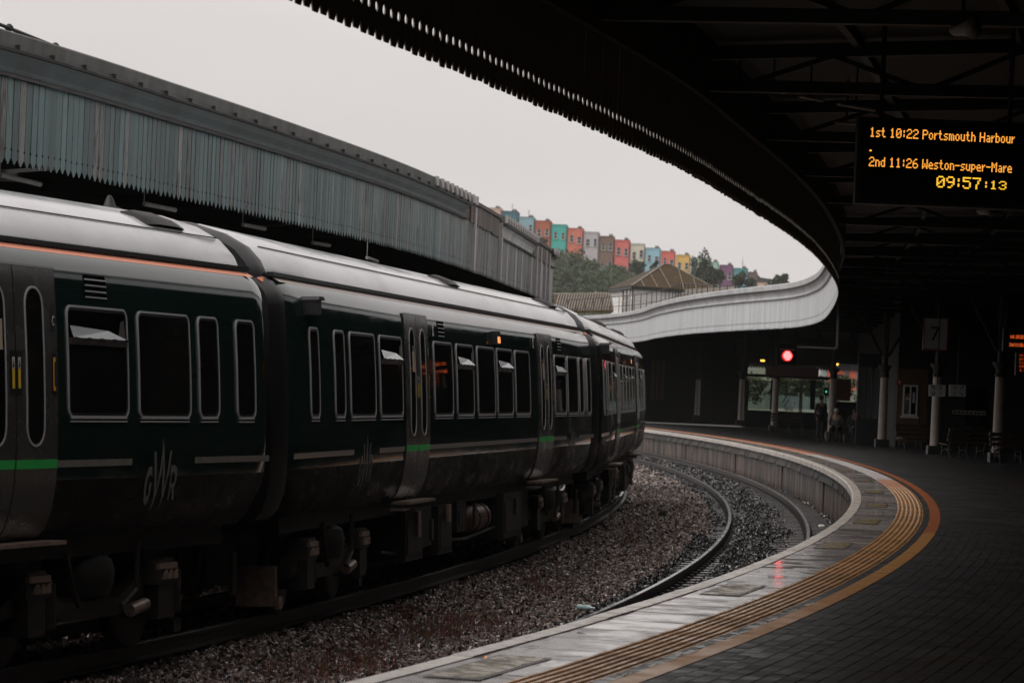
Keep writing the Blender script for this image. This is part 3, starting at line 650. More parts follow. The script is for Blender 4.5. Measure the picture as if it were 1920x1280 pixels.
    for a, b, k in ((-10.45,-10.04,'plain'),(-9.31,-8.82,'plain'),(-8.55,-7.24,'plain'),(-6.98,-5.70,'hopper'),(-3.70,-2.45,'plain'),(-2.15,-.92,'hopper'),(-.61,.76,'plain'),(.97,2.28,'hopper'),(2.53,3.85,'plain'),
                    (6.34,7.53,'hopper'),(7.74,8.87,'plain'),(9.06,9.53,'plain'),(9.95,10.41,'plain')):
        window(a, b, k)
    # doors, each of two leaves
    def door(x0, x1):
        xm = (x0+x1)/2
        fr = MB(); z0, z1 = 1.06, 3.15
        for k, (a, b) in enumerate(((x0+.012, xm-.012), (xm+.012, x1-.012))):
            zs = [1.05]+[z for y, z in SIDE if 1.05 < z < z1-.02]+[z1]
            V = []; Fc = []
            for z in zs: V += [(a, sy(z)-.016, z), (b, sy(z)-.016, z), (a, sy(z)+.01, z), (b, sy(z)+.01, z)]
            for i in range(len(zs)-1):
                q = 4*i; Fc += [(q, q+1, q+5, q+4), (q+2, q, q+4, q+6), (q+1, q+3, q+7, q+5)]
            Fc.append((4*len(zs)-4, 4*len(zs)-3, 4*len(zs)-1, 4*len(zs)-2))
            lf = auto_smooth(MB().add(V, Fc).build('door_leaf', m_door, c), 40)
            w = .30; cx = (a+b)/2+(-.04 if k == 0 else .04)*-1
            pn = pane_mb(cx-w/2, cx+w/2, 1.78, 2.99, .14, .019).build('door_window', m_glass, lf)
            auto_smooth(ring_mb(cx-w/2-.016, cx+w/2+.016, 1.764, 3.006, .155, .018, .023).build('door_window_trim', m_alu, lf), 40)
            band_mb(a, b, 1.595, 1.665, .0185).build('green_band', m_doorgreen, lf)
            # warning label beside the meeting edge
            lx = xm-.075 if k == 0 else xm+.03
            band_mb(lx-.035, lx+.08, 2.16, 2.50, .018).build('label_backing', m_black, lf)
            lab = band_mb(lx, lx+.045, 2.21, 2.36, .0205).build('warning_label', m_yellow, lf)
            band_mb(lx, lx+.045, 2.362, 2.45, .0205).build('label_head', m_white, lf)
            tri = MB(); poly_on_side(tri, [(lx+.006,2.372),(lx+.039,2.372),(lx+.0225,2.44)], .022); tri.build('label_triangle', m_black, lf)
            if k == 1:
                band_mb(b-.105, b-.02, 2.17, 2.49, .018).build('button_panel', m_black, lf)
                for za, zb_, aa, bb in ((2.20,2.235,0,.045),(2.425,2.46,0,.045),(2.235,2.425,0,.02)):
                    band_mb(b-.09+aa, b-.09+bb, za, zb_, .021).build('button_surround', M_amber, lf)
                band_mb(b-.105, b-.02, 2.66, 2.87, .018).build('letter_plate', m_black, lf)
                txt = text_mesh('C', .11, m_white); o = inst('coach_letter', txt, lf); o.matrix_basis = Matrix.Translation((b-.092, sy(2.73)-.0225, 2.71)) @ Matrix.Rotation(R(90), 4, 'X') @ Matrix.Scale(.6, 4, (1,0,0))
            # luggage / bicycle mark on the glass
            if k == 0:
                mk = MB(); poly_on_side(mk, [(cx-.02,2.50),(cx+.11,2.50),(cx+.11,2.735),(cx-.02,2.735)], .0215); poly_on_side(mk, [(cx+.02,2.735),(cx+.06,2.735),(cx+.06,2.80),(cx+.02,2.80)], .0215)
                mk.build('luggage_symbol', m_tan, lf)
        e = MB()
        for x in (x0, xm, x1): e.add(*band_mb(x-.011, x+.011, 1.06, 3.155, .0115)[0:2] if False else (band_mb(x-.011, x+.011, 1.06, 3.155, .0115).v, band_mb(x-.011, x+.011, 1.06, 3.155, .0115).f))
        b2 = band_mb(x0-.01, x1+.01, 3.152, 3.172, .018); e.add(b2.v, b2.f)
        e.build('door_seal', m_black, c)
        st = MB().box(x0-.05, x1+.05, sy(1.1)-.20, sy(1.1)+.02, 1.0, 1.03).box(x0-.15, x0+.25, sy(1.1)-.14, sy(1.1)+.02, .93, .955).build('door_step', m_step, c)
        MB().box(x0-.14, x1+.1, sy(1.1)-.12, sy(1.1)+.04, .96, .998).build('step_bracket', m_under, c)
    door(-5.54, -4.06); door(4.62, 6.14)
    # vents, lamps, camera
    def vent(x, z, w=.42, h=.2):
        v = band_mb(x, x+w, z, z+h, .006).build('side_vent', m_void, c)
        s = MB()
        for k in range(4):
            b = band_mb(x, x+w, z+h*(k+.1)/4, z+h*(k+.1)/4+.011, .009); s.add(b.v, b.f)
        s.build('louvre', m_alu, v)
    vent(6.72, 2.95, .42, .19); vent(-3.35, 2.94, .42, .19)
    lm = MB().box(.72, .95, sy(3.0)-.07, sy(3.0)+.03, 2.93, 3.10).build('side_lamp', m_black, c)
    for a in (.735, .855): band_mb(a, a+.075, 2.945, 3.085, .072).build('lamp_lens', m_lampglow, lm)
    for x in (-3.80, 4.15): 
        o = band_mb(x, x+.10, 2.94, 3.08, .02).build('door_indicator', m_white, c); band_mb(x+.03, x+.07, 2.975, 3.03, .0225).build('indicator_eye', m_black, o)
    cm = MB().box(-10.62, -10.38, sy(3.06)-.13, sy(3.06)+.02, 3.0, 3.14).prism([(-10.64,3.14),(-10.36,3.14),(-10.40,3.175),(-10.60,3.175)], sy(3.06)-.16, sy(3.06)+.02, 'y').build('camera_housing', m_black, c)
    # waist stripe in pieces, leaving the logo clear
    for a, b, cut in ((X0+.03, -8.35, .06), (-7.0, -5.56, 0), (-4.04, 4.60, 0), (6.16, 7.62, -.06), (8.98, X1-.03, 0)):
        band_mb(a, b, 1.60, 1.655, .004, cut=0).build('waist_stripe', m_stripe, c)
    # logo: two rounded letters round a tall three-spike letter
    for ox in (8.28, -7.66):
        lg = logo(ox); lg.parent = c
    return c
def logo(ox):
    """GWR device, drawn in a 0..10 wide frame, k metres per unit"""
    kx = .78/6.55; kz = .535/9.0; zc = 1.41
    def T(p): return (ox+(p[0]+max(0., 4.9-p[1])*.15-.03*max(0., p[1]-4.9)-4.9)*kx, zc+(p[1]-3.6)*kz)
    mb = MB()
    def strip(L, Rr):
        P = [T(p) for p in L]+[T(p) for p in Rr[::-1]]; n = len(L)
        Q = [T(p) for p in L]; W = [T(p) for p in Rr]
        for i in range(n-1):
            mb.add([(x, sy(z)-.0045, z) for x, z in (Q[i], Q[i+1], W[i+1], W[i])], [(0,1,2,3)])
    # W: left stroke, centre spike, right stroke with tails
    strip([(3.27,8.6),(3.42,6.6),(3.45,4.6),(3.38,3.0),(3.25,1.8),(3.0,.9),(3.02,.1)], [(3.70,8.65),(3.80,6.6),(3.83,4.8),(3.85,3.4),(3.75,2.4),(3.45,1.2),(3.05,.1)])
    strip([(4.90,10.6),(4.72,8.6),(4.40,6.0),(4.10,4.4),(3.85,3.2),(3.72,2.6)], [(4.92,10.6),(5.0,8.0),(4.80,6.2),(4.45,4.6),(4.05,3.2),(3.80,2.2)])
    strip([(4.90,10.6),(4.95,8.0),(4.92,6.2),(4.90,4.6),(4.85,3.0),(4.80,2.0),(4.52,1.0),(4.5,.1)], [(4.93,10.6),(5.14,8.6),(5.25,6.4),(5.26,4.6),(5.28,3.4),(5.1,2.4),(4.75,1.2),(4.54,.1)])
    strip([(6.14,8.7),(5.95,7.2),(5.70,5.4),(5.45,4.2),(5.22,3.2),(5.0,2.2)], [(6.50,8.75),(6.30,7.0),(6.02,5.4),(5.72,4.2),(5.42,3.0),(5.1,1.9)])
    # G
    strip([(3.05,6.4),(2.70,6.6),(2.30,6.2),(1.95,5.2),(1.72,4.0),(1.60,2.6),(1.62,1.6),(1.92,1.0),(2.30,1.5),(2.62,2.3),(2.80,3.2)],
          [(2.92,5.2),(2.72,5.4),(2.48,5.2),(2.22,4.5),(2.05,3.6),(2.0,2.8),(2.05,2.4),(2.18,2.3),(2.35,2.5),(2.46,2.9),(2.50,3.2)])
    strip([(2.50,3.2),(2.55,4.2)], [(2.80,3.2),(3.06,4.2)])
    # R
    strip([(6.40,6.6),(6.35,5.0),(6.20,3.4),(6.0,2.4),(5.82,1.6)], [(6.68,6.6),(6.58,5.0),(6.46,3.4),(6.30,2.4),(6.12,1.6)])
    strip([(6.66,6.6),(7.2,6.65),(7.52,6.2),(7.55,5.2),(7.45,4.3),(7.12,3.4),(6.46,3.35)], [(6.62,5.6),(7.02,5.6),(7.18,5.3),(7.18,4.8),(7.10,4.3),(6.92,4.0),(6.52,4.0)])
    strip([(6.66,3.4),(6.66,2.4),(6.7,1.6)], [(7.12,3.5),(7.05,2.4),(7.0,1.6)])
    return mb.build('logo', m_logo)
def text_mesh(s, size, mat, align='LEFT'):
    cu = bpy.data.curves.new('lettering', 'FONT'); cu.body = s; cu.size = size; cu.align_x = align; cu.extrude = .001
    o = bpy.data.objects.new('lettering', cu); col.objects.link(o); dg = bpy.context.evaluated_depsgraph_get()
    me = bpy.data.meshes.new_from_object(o.evaluated_get(dg)); bpy.data.objects.remove(o); me.materials.clear(); me.materials.append(mat); return me
M_amber = M('button_amber', (.75,.33,.03), .4); m_tan = M('symbol_tan', (.42,.34,.25), .5)
def underframe(c):
    # solebar and equipment
    MB().box(-10.6, 10.3, -1.12, 1.12, .86, 1.04).build('underframe', m_under, c)
    for k, (a, b, y0, z0, z1) in enumerate(((-4.6,-3.5,-1.22,.30,.9),(-3.3,-2.55,-1.15,.42,.9),(-2.35,-1.4,-1.2,.28,.88),(-.9,-.2,-1.18,.5,.9),(2.6,4.2,-1.22,.28,.9),(4.4,5.3,-1.15,.36,.9))):
        q = MB().box(a, b, y0, -.5, z0, z1); o = q.build('equipment_box', m_under, c)
        MB().box(a+.1, b-.1, y0-.014, y0+.01, z0+.08, z1-.12).build('cover_plate', m_under if k % 2 else m_bogie, o)
    for a, b, w, h, mt in ((-3.95,.72,.09,.30,m_step),(-3.1,.62,.07,.26,m_bogie),(-1.9,.78,.08,.22,m_step),(.0,.70,.06,.3,m_bogie),(3.5,.7,.1,.22,m_bogie)):
        MB().box(a-w, a+w, -1.27, -1.235, b-h/2, b+h/2).build('bracket', mt, c)
    t = MB().lathe([(.0,-.72),(.12,-.70),(.185,-.6),(.19,-.58),(.19,.58),(.185,.6),(.12,.70),(0,.72)], n=16).build('air_tank', m_tank, c, True); t.matrix_basis = Matrix.Translation((1.05,-1.02,.62)) @ Matrix.Rotation(R(90), 4, 'Y')
    for x in (-.35, .35):
        s = MB().lathe([(.198,-.02),(.204,-.02),(.204,.02),(.198,.02)], n=16).build('strap', m_black, c); s.matrix_basis = Matrix.Translation((1.05+x,-1.02,.62)) @ Matrix.Rotation(R(90), 4, 'Y')
    MB().tube([(-5.4,-1.08,.45),(-4.7,-1.1,.40),(-1.2,-1.1,.42),(0,-1.1,.38),(2.5,-1.1,.44)], .022, 6).build('pipe', m_bogie, c)
    for x in (-8.05, 7.6):
        b = empty('bogie'); b.parent = c; b.location = (x, 0, 0)
        wheelm = MB().lathe([(.12,-.07),(.40,-.07),(.43,-.055),(.42,.0),(.415,.065),(.36,.07),(.34,.03),(.16,.03),(.12,.08)], n=24).mesh('wheel', m_bogie, True)
        for dx in (-1.3, 1.3):
            for s in (-1, 1):
                w = inst('wheel', wheelm, b); w.matrix_basis = Matrix.Translation((dx, s*.76, .42)) @ Matrix.Rotation(R(90*s), 4, 'X')
            # axle box, spring, arm
            ab = MB().box(dx-.16, dx+.16, -1.16, -.86, .26, .58).prism([(dx-.24,.56),(dx+.20,.56),(dx+.26,.68),(dx+.10,.78),(dx-.20,.76)], -1.18, -.9, 'y').build('axle_box', m_bogie, b)
            MB().box(dx-.22, dx+.18, -1.2, -1.165, .69, .74).build('box_lid', m_step, ab)
            rb = MB()
            for k in range(3): rb.prism([(dx-.12+k*.11,.60),(dx-.05+k*.11,.60),(dx-.06+k*.11,.68)], -1.21, -1.17, 'y')
            rb.build('rib', m_step, ab)
            MB().cyl((dx+.42,-1.04,.30), (dx+.42,-1.04,.66), .085, .085, 12).build('spring', m_bogie, b)
        fr = MB().prism([(-1.75,.50),(-1.5,.62),(-.9,.62),(-.55,.48),(.55,.48),(.9,.62),(1.5,.62),(1.75,.50),(1.75,.40),(1.45,.44),(.95,.44),(.55,.33),(-.55,.33),(-.95,.44),(-1.45,.44),(-1.75,.40)], -1.06, -.92, 'y')
        fr.build('bogie_frame', m_bogie, b)
        auto_smooth(MB().lathe([(.0,0),(.26,.0),(.30,.10),(.31,.2),(.28,.30),(.18,.36),(0,.37)], (0,-.92,.52), 18).build('air_spring', m_under, b), 40)
        MB().tube([(-.75,-1.16,.9),(-.62,-1.16,.62),(-.5,-1.16,.46)], .03, 6).tube([(.7,-1.16,.95),(.62,-1.18,.55),(.3,-1.18,.42)], .025, 6).build('damper', m_bogie, b)
        for dx in (-1.95, 1.95): MB().box(dx-.05, dx+.05, -.95, -.55, .12, .52).prism([(dx-.08,.10),(dx+.08,.10),(dx+.08,.22),(dx,.17),(dx-.08,.22)], -1.0, -.96, 'y').build('guard_iron', m_step if dx < 0 else m_bogie, b)
        MB().cyl((.62,-1.12,.36), (.95,-1.12,.40), .055, .055, 12).build('brake_cylinder', m_step, b)
    # dark end cap and gangway
    V = []; Fc = []; loop = [(-y*.965, z) for y, z in SIDE+ROOF[1:]]; loop = loop+[(y*.965, z) for y, z in (SIDE+ROOF[1:])[-2::-1]]; n = len(loop)
    for x, t in ((X0+.02, 1.0), (X0-.16, .985), (X0-.30, .93)):
        for y, z in loop: V.append((x, y*t, min(3.90, z*(1 if t > .95 else .99))))
    for i in range(2):
        for k in range(n): Fc.append((i*n+k, i*n+(k+1) % n, (i+1)*n+(k+1) % n, (i+1)*n+k))
    Fc += [tuple(2*n+k for k in range(n))]
    auto_smooth(MB().add(V, Fc).build('end_cap', m_black, c), 40)
    MB().box(X0-.95, X0-.2, -.62, .62, 1.0, 3.35).build('gangway', m_black, c)
    MB().box(X0-.22, X0-.12, -1.16, -1.10, 3.29, 3.33).build('end_stripe', m_coral, c)
    MB().cyl((X0-.75,-1.0,.35), (X0-.75,-1.0,.75), .035, .035, 8).cyl((X0-.6,-.3,.55), (X0-.6,.3,.55), .1, .1, 10).build('coupler', m_bogie, c)
def train():
    c = carriage(); underframe(c)
    Pl = ((-6.57,19.47,16.74), (-1.6,41.68,9.01), (1.08,64.3,4.34))
    labs = ('nearest dark green train carriage, cut off by the left edge', 'middle dark green train carriage with two pairs of grey doors', 'farthest train carriage, turning away round the bend')
    out = []
    for k, (x, y, h) in enumerate(Pl):
        o = c if k == 0 else copy_tree(c)
        o.matrix_world = Matrix.Translation((x, y, 0)) @ Matrix.Rotation(R(90-h), 4, 'Z') @ Matrix.Rotation(-CANT, 4, 'X')
        tag(o, labs[k], 'train', 'carriages of the waiting train'); out.append(o)
        if k:
            for ch in o.children:
                if ch.name.startswith('cantrail_stripe'):
                    ch.data = ch.data.copy(); ch.data.materials[0] = m_coralglare
    # aerial on the nearest roof
    MB().lathe([(.13,0),(.12,.015),(.06,.04),(.04,.10),(.018,.14),(0,.145)], (10.2,-.05,3.90), 14).build('roof_aerial', m_under, out[0], True)
train()
# ------------------------------------------------------------------ station buildings on the near platform
m_brownwall = M('brown_panelling', (.105,.062,.036), .5, c2=(.085,.05,.03), scale=3)
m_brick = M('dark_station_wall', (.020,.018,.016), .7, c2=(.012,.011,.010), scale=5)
m_dkgreen = M('dark_painted_wood', (.018,.02,.022), .4)
m_whiteframe = M('white_window_frame', (.62,.60,.56), .4)
m_poster = M('poster_dark', (.06,.06,.06), .4, c2=(.3,.29,.27), scale=14, lo=.52, hi=.6)
m_redpaint = M('red_paint', (.30,.018,.02), .35); m_signpale = M('sign_pale', (.42,.42,.42), .4); m_signink = M('sign_ink', (.012,.012,.012), .5)
m_benchwood = M('bench_slat', (.10,.07,.055), .3, c2=(.05,.035,.03), scale=8, rrange=(.15,.4))
m_skin = M('skin', (.35,.20,.14), .5); m_hairw = M('white_hair', (.5,.48,.45), .7); m_hairb = M('dark_hair', (.03,.02,.015), .6)
m_coat = M('dark_coat', (.022,.022,.026), .8, c2=(.035,.033,.036), scale=9); m_trouser = M('dark_trousers', (.016,.017,.02), .8); m_coat2 = M('grey_jacket', (.07,.068,.07), .8)
ZG = ZP-.08
def gpt(px, py, z=ZG):
    c, s = math.cos(ROLL), math.sin(ROLL); a, b = px-960, py-640; v = -s*a+c*b-(HZ-640)
    return unproj(px, py, F*(EYE-z)/v)
def buildings():
    # unseen walls added on the right and behind to darken the platform
    t = empty('right_light_blocker', label='unseen dark wall added at the right to block light', cat='wall')
    W = offset(resample(EDGE, 2), 21.0); W = W[(W[:,1] > -40) & (W[:,1] < 118)]
    sweep(W, [(0, ZG), (0, 8.5), (.4, 8.5), (.4, ZG)], True).build('blocker_wall', m_brick, t)
    sweep(W, [(-.05, ZG+1.0), (-.05, ZG+1.08), (0, ZG+1.08)]).build('dado', m_dkgreen, t)
    e = empty('rear_light_blocker', label='unseen dark wall added behind the viewer to block light', cat='wall'); a = W[0]
    MB().bar((a[0], a[1], 4.6), (-12, -34, 4.6), .4, 8).build('blocker_wall', m_brick, e)
    # waiting room block facing us
    b = empty('waiting_room', (0,0,0), label='dark platform building with brown panelled corner and white-framed window', cat='building')
    Y = 111.; xl = unproj(1683, 740, Y).x; xr = 36
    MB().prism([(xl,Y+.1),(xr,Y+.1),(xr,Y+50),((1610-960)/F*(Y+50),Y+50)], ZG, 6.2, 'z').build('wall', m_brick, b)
    def rect(x0, y0, x1, y1, yy): p, q = unproj(x0, y0, yy), unproj(x1, y1, yy); return p.x, q.x, q.z, p.z
    x0, x1, z0, z1 = rect(1684, 690, 1737, 803, Y)
    pw = (x1-x0)/4
    for k in range(4): MB().box(x0+k*pw+.006, x0+(k+1)*pw-.006, Y+.05, Y+.098, ZG+.25, z1).build('panel', m_brownwall, b)
    x0, x1, z0, z1 = rect(1694, 721, 1719, 780, Y)
    f = MB()
    for a in ((x0,x0+.05,z0,z1),(x1-.05,x1,z0,z1),(x0+.05,x1-.05,z0,z0+.06),(x0+.05,x1-.05,z1-.05,z1),((x0+x1)/2-.02,(x0+x1)/2+.03,z0+.06,z1-.05)): f.box(a[0],a[1],Y-.02,Y+.04,a[2],a[3])
    wnd = f.build('window_frame', m_whiteframe, b)
    MB().box(x0+.05, (x0+x1)/2-.02, Y+.005, Y+.02, z0+.06, z1-.33).build('poster', m_poster, wnd)
    MB().box(x0+.06, (x0+x1)/2-.03, Y+.0, Y+.02, z1-.27, z1-.06).build('pane', m_glass, wnd)
    MB().box((x0+x1)/2+.03, x1-.05, Y+.005, Y+.02, z0+.06, z1-.05).build('pane', m_glass, wnd)
    MB().box(x0-.06, x1+.06, Y-.08, Y+.05, z0-.07, z0-.01).build('sill', m_whiteframe, wnd)
    xm = (x0+x1)/2; ch = MB().bar((xm-.17,Y-.004,z1-.52),(xm-.1,Y-.004,z1-.42),.01,.04).bar((xm-.1,Y-.004,z1-.42),(xm-.03,Y-.004,z1-.52),.01,.04); ch.build('chevron', m_whiteframe, wnd)
    MB().box(xm+.08, xm+.16, Y-.01, Y+.004, z1-.62, z1-.25).build('notice', m_signpale, wnd)
    # glazed screen, long window and counter further right
    x0, x1, z0, z1 = rect(1812, 727, 1848, 800, Y); MB().box(x0, x1, Y+.05, Y+.09, z0, z1).build('window', m_glass, b)
    x0, x1, z0, z1 = rect(1786, 771, 1847, 778, Y)
    g = MB().box(x0, x1, Y-.12, Y-.08, z0+.1, z0+.13).box(x0, x1, Y-.12, Y-.08, z0, z0+.025)
    for k in range(9): g.box(x0+(x1-x0)*k/8-.012, x0+(x1-x0)*k/8+.012, Y-.12, Y-.08, z0+.025, z0+.1)
    g.build('ledge_rail', m_pipe, b)
    p0, p1 = gpt(1776, 838), gpt(1925, 846)
    tag(MB().box(p0.x, 24, p0.y-.1, p0.y+.1, ZG, ZG+.12).build('pale_kerb', m_palepost), 'low pale kerb along the foot of the dark building', 'kerb')
    # fire notice
    p = unproj(1687, 716, Y-.05); o = MB().box(p.x-.11, p.x+.11, Y-.0, Y+.045, p.z-.1, p.z+.1).build('fire_notice', m_redpaint, b)
    MB().cyl((p.x,Y-.003,p.z-.05),(p.x,Y-.003,p.z+.05),.025,.025,8).build('extinguisher_mark', m_whiteframe, o)
    # red machine half hidden by a column
    p = gpt(1672, 822); r = empty('red_machine', (p.x, p.y, ZG), label='red cabinet standing behind a cream column beside the brown wall', cat='cabinet')
    MB().box(-.35,.35,-.3,.3,.05,1.62).build('body', m_redpaint, r); MB().box(-.28,.28,-.315,-.3,.75,1.5).build('front_glass', m_glass, r); MB().box(-.36,.36,-.31,.31,0,.05).build('plinth', m_base, r)
    # glazed lobby
    g = empty('glass_lobby', label='tall glazed lobby with dim reflections left of the brown wall', cat='lobby'); Yg = 114
    x0, x1, z0, z1 = rect(1612, 688, 1646, 785, Yg)
    MB().box(x0-.05, x1+.05, Yg, Yg+.08, z1, z1+.5).box(x0-.05, x1+.05, Yg, Yg+.08, ZG, z0).build('frame', m_dkgreen, g)
    for k in range(3): MB().box(x0+(x1-x0)*k/3+.03, x0+(x1-x0)*(k+1)/3-.03, Yg+.02, Yg+.05, z0, z1).build('pane', m_glassc, g)
    for k in range(4): MB().box(x0+(x1-x0)*k/3-.03, x0+(x1-x0)*k/3+.03, Yg, Yg+.08, z0, z1).build('mullion', m_dkgreen, g)
    # dark block beyond, at the left of the gap
    d = empty('far_block', label='dark building beyond the bend behind the slender columns', cat='building')
    p0, p1 = unproj(1212, 700, 214), unproj(1402, 700, 214)
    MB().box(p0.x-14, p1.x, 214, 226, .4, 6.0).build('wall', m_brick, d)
    for k in range(3):
        q = unproj(1224+k*9, 715, 213.9); MB().box(q.x-.12, q.x+.12, 213.86, 213.98, q.z-1.2, q.z+1.4).build('pilaster', m_brownwall, d)
def gm(name, tint, rough=.02):
    m = bpy.data.materials.new(name); m.use_nodes = True; n = m.node_tree.nodes; L = m.node_tree.links; b = n['Principled BSDF']
    b.inputs['Transmission Weight'].default_value = 1; b.inputs['Base Color'].default_value = tint; b.inputs['Roughness'].default_value = rough; b.inputs['IOR'].default_value = 1.1
    return m
m_glassc = gm('clear_glass', (.42,.50,.48,1))
buildings()
def columns():
    spots = [(1215,778,'slim cream column at the end of the train'),(1306,787,'slim cream column between the train end and the red signal'),(1388,798,'cream column left of the parked railcar windscreen'),(1451,809,'cream column in front of the railcar windscreen'),(1558,823,'cream column beside the seated white-haired person'),(1653,839,'cream column in front of the red cabinet'),(1752,853,'cream column carrying the arrow signs'),(1869,868,'cream column nearest the right edge')]
    for k, (px, py, lab) in enumerate(spots):
        g = gpt(px, py); c = empty('canopy_column', (g.x, g.y, ZG), label=lab, cat='column', group='columns along the platform')
        auto_smooth(MB().lathe([(.165,.30),(.155,.45),(.15,1.2),(.14,2.35),(.138,2.46)], n=14).build('shaft', m_column, c), 40)
        auto_smooth(MB().lathe([(.13,2.45),(.17,2.48),(.17,2.52),(.14,2.55),(.14,2.67),(.24,2.82),(.25,2.88)], n=14).build('capital', m_iron, c), 40)
        MB().box(-.24,.24,-.24,.24,0,.30).build('base_block', m_base, c)
        MB().cyl((0,0,2.86),(0,0,4.75),.10,.10,10).build('upper_post', m_iron, c)
        for sx, sy_ in ((1,0),(-1,0),(0,-1),(0,1)):
            MB().bar((sx*.1,sy_*.1,3.2),(sx*.9,sy_*.9,4.65),.07,.09).build('bracket', m_iron, c)
columns()
def bench(px, py, rz, lab, L=1.5):
    g = gpt(px, py); b = empty('platform_bench', (g.x, g.y, ZG), rz, lab, 'bench', 'slatted benches on the platform')
    for k, y in enumerate((-.18,-.06,.06,.17)): MB().box(-L/2,L/2,y-.045,y+.045,.42-.01*k,.45-.01*k).build('seat_slat', m_benchwood, b)
    for z, y in ((.56,.24),(.70,.28),(.84,.32)): MB().bar((-L/2,y,z),(L/2,y,z),.03,.10,(0,-.25,1)).build('back_slat', m_benchwood, b)
    for x in (-L/2+.12, 0, L/2-.12):
        lg = MB().tube([(x,-.22,.41),(x,-.20,.25),(x,-.26,.0)],.025,6).tube([(x,.20,.40),(x,.14,.22),(x,.26,0)],.025,6).tube([(x,.2,.38),(x,.25,.55),(x,.34,.9)],.02,6).tube([(x,-.22,.40),(x,.2,.38)],.02,6).tube([(x,-.2,.2),(x,0,.27),(x,.15,.2)],.015,6)
        lg.build('leg', m_iron, b)
    return b
bench(1722, 846, R(20), 'slatted bench left of the arrow-sign column')
bench(1806, 859, R(205), 'slatted bench between the two right-hand columns')
bench(1908, 872, R(15), 'slatted bench cut off at the right edge')
bench(1478, 812, R(10), 'dim bench behind the column by the railcar')
bench(1600, 828, R(10), 'dim bench right of the seated people')

def person(name, loc, rz, pose, lab, coat, hairm):
    root = empty(name, loc, rz, lab, 'person')
    if pose == 'stand':
        J = {'pel':(0,0,.93),'wai':(0,0,1.08),'che':(0,0,1.32),'nek':(0,-.01,1.47),'hd':(0,-.03,1.58),'top':(0,-.02,1.69),'hl':(-.1,0,.9),'hr':(.1,0,.9),'kl':(-.11,-.03,.5),'kr':(.11,.0,.5),'al':(-.11,.02,.09),'ar':(.12,.03,.09),'tl':(-.13,-.14,.03),'tr':(.14,-.13,.03),
             'sl':(-.18,0,1.40),'sr':(.18,0,1.40),'el':(-.24,.02,1.13),'er':(.24,.02,1.13),'wl':(-.22,-.08,.90),'wr':(.22,-.08,.90),'fl':(-.21,-.11,.80),'fr':(.21,-.11,.80)}
    else:
        J = {'pel':(0,0,.50),'wai':(0,-.01,.66),'che':(0,-.04,.90),'nek':(0,-.08,1.05),'hd':(0,-.12,1.15),'top':(0,-.12,1.26),'hl':(-.1,-.02,.50),'hr':(.1,-.02,.50),'kl':(-.13,-.42,.50),'kr':(.13,-.42,.50),'al':(-.14,-.40,.09),'ar':(.14,-.44,.09),'tl':(-.15,-.58,.03),'tr':(.15,-.62,.03),
             'sl':(-.18,-.04,.98),'sr':(.18,-.04,.98),'el':(-.25,-.06,.72),'er':(.25,-.06,.72),'wl':(-.15,-.28,.60),'wr':(.15,-.28,.60),'fl':(-.08,-.36,.58),'fr':(.08,-.36,.58)}
    rad = {'pel':.13,'wai':.125,'che':.14,'nek':.055,'hd':.085,'top':.06,'hl':.085,'hr':.085,'kl':.06,'kr':.06,'al':.042,'ar':.042,'tl':.035,'tr':.035,'sl':.06,'sr':.06,'el':.043,'er':.043,'wl':.03,'wr':.03,'fl':.028,'fr':.028}
    ed = [('pel','wai'),('wai','che'),('che','nek'),('nek','hd'),('hd','top'),('pel','hl'),('pel','hr'),('hl','kl'),('hr','kr'),('kl','al'),('kr','ar'),('al','tl'),('ar','tr'),('che','sl'),('che','sr'),('sl','el'),('sr','er'),('el','wl'),('er','wr'),('wl','fl'),('wr','fr')]
    def skin(nm, keys, edges, k, mat):
        idx = {q: i for i, q in enumerate(keys)}
        me = bpy.data.meshes.new(nm); me.from_pydata([J[q] for q in keys], [(idx[a], idx[b]) for a, b in edges], []); me.materials.append(mat)
        o = inst(nm, me, root); sk = o.modifiers.new('skin', 'SKIN'); sk.use_smooth_shade = True
        for q, i in idx.items(): r = rad[q]*k; me.skin_vertices[0].data[i].radius = (r, r)
        me.skin_vertices[0].data[0].use_root = True
        s = o.modifiers.new('sub', 'SUBSURF'); s.levels = s.render_levels = 1
        return o
    skin('body', list(J), ed, 1, m_skin)
    top = ['pel','wai','che','sl','sr','el','er','wl','wr']; skin('coat', top, [e for e in ed if e[0] in top and e[1] in top], 1.2, coat)
    bot = ['pel','hl','hr','kl','kr','al','ar','tl','tr']; skin('trousers', bot, [e for e in ed if e[0] in bot and e[1] in bot], 1.16, m_trouser)
    h = Vector(J['hd']); hair = MB().lathe([(.0,-.05),(.085,-.04),(.10,.02),(.095,.07),(.06,.115),(0,.13)], (h.x, h.y+.025, h.z+.02), 12).build('hair', hairm, root, True)
    MB().prism([(-.012,-.02),(.012,-.02),(0,.03)], h.y-.115, h.y-.075, 'y').build('nose', m_skin, root, False, (0,0,h.z))
    return root
g = gpt(1537, 827); person('person', (g.x, g.y, ZG), R(25), 'stand', 'person in dark clothes standing beside the seated white-haired person', m_coat, m_hairb)
g = gpt(1567, 829); person('person', (g.x, g.y, ZG), R(-20), 'sit', 'white-haired person in a grey jacket sitting under the canopy', m_coat2, m_hairw)
MB().box(g.x-.4, g.x+.4, g.y-.16, g.y+.25, ZG+.34, ZG+.38).box(g.x-.36,g.x-.3,g.y-.1,g.y+.2,ZG,ZG+.34).box(g.x+.3,g.x+.36,g.y-.1,g.y+.2,ZG,ZG+.34).build('seat', m_benchwood); tag(bpy.data.objects['seat'], 'low dark seat under the white-haired person', 'seat')
g = gpt(1600, 829); person('person', (g.x, g.y, ZG), R(10), 'sit', 'person in dark coat sitting on the dim bench', m_coat, m_hairb)

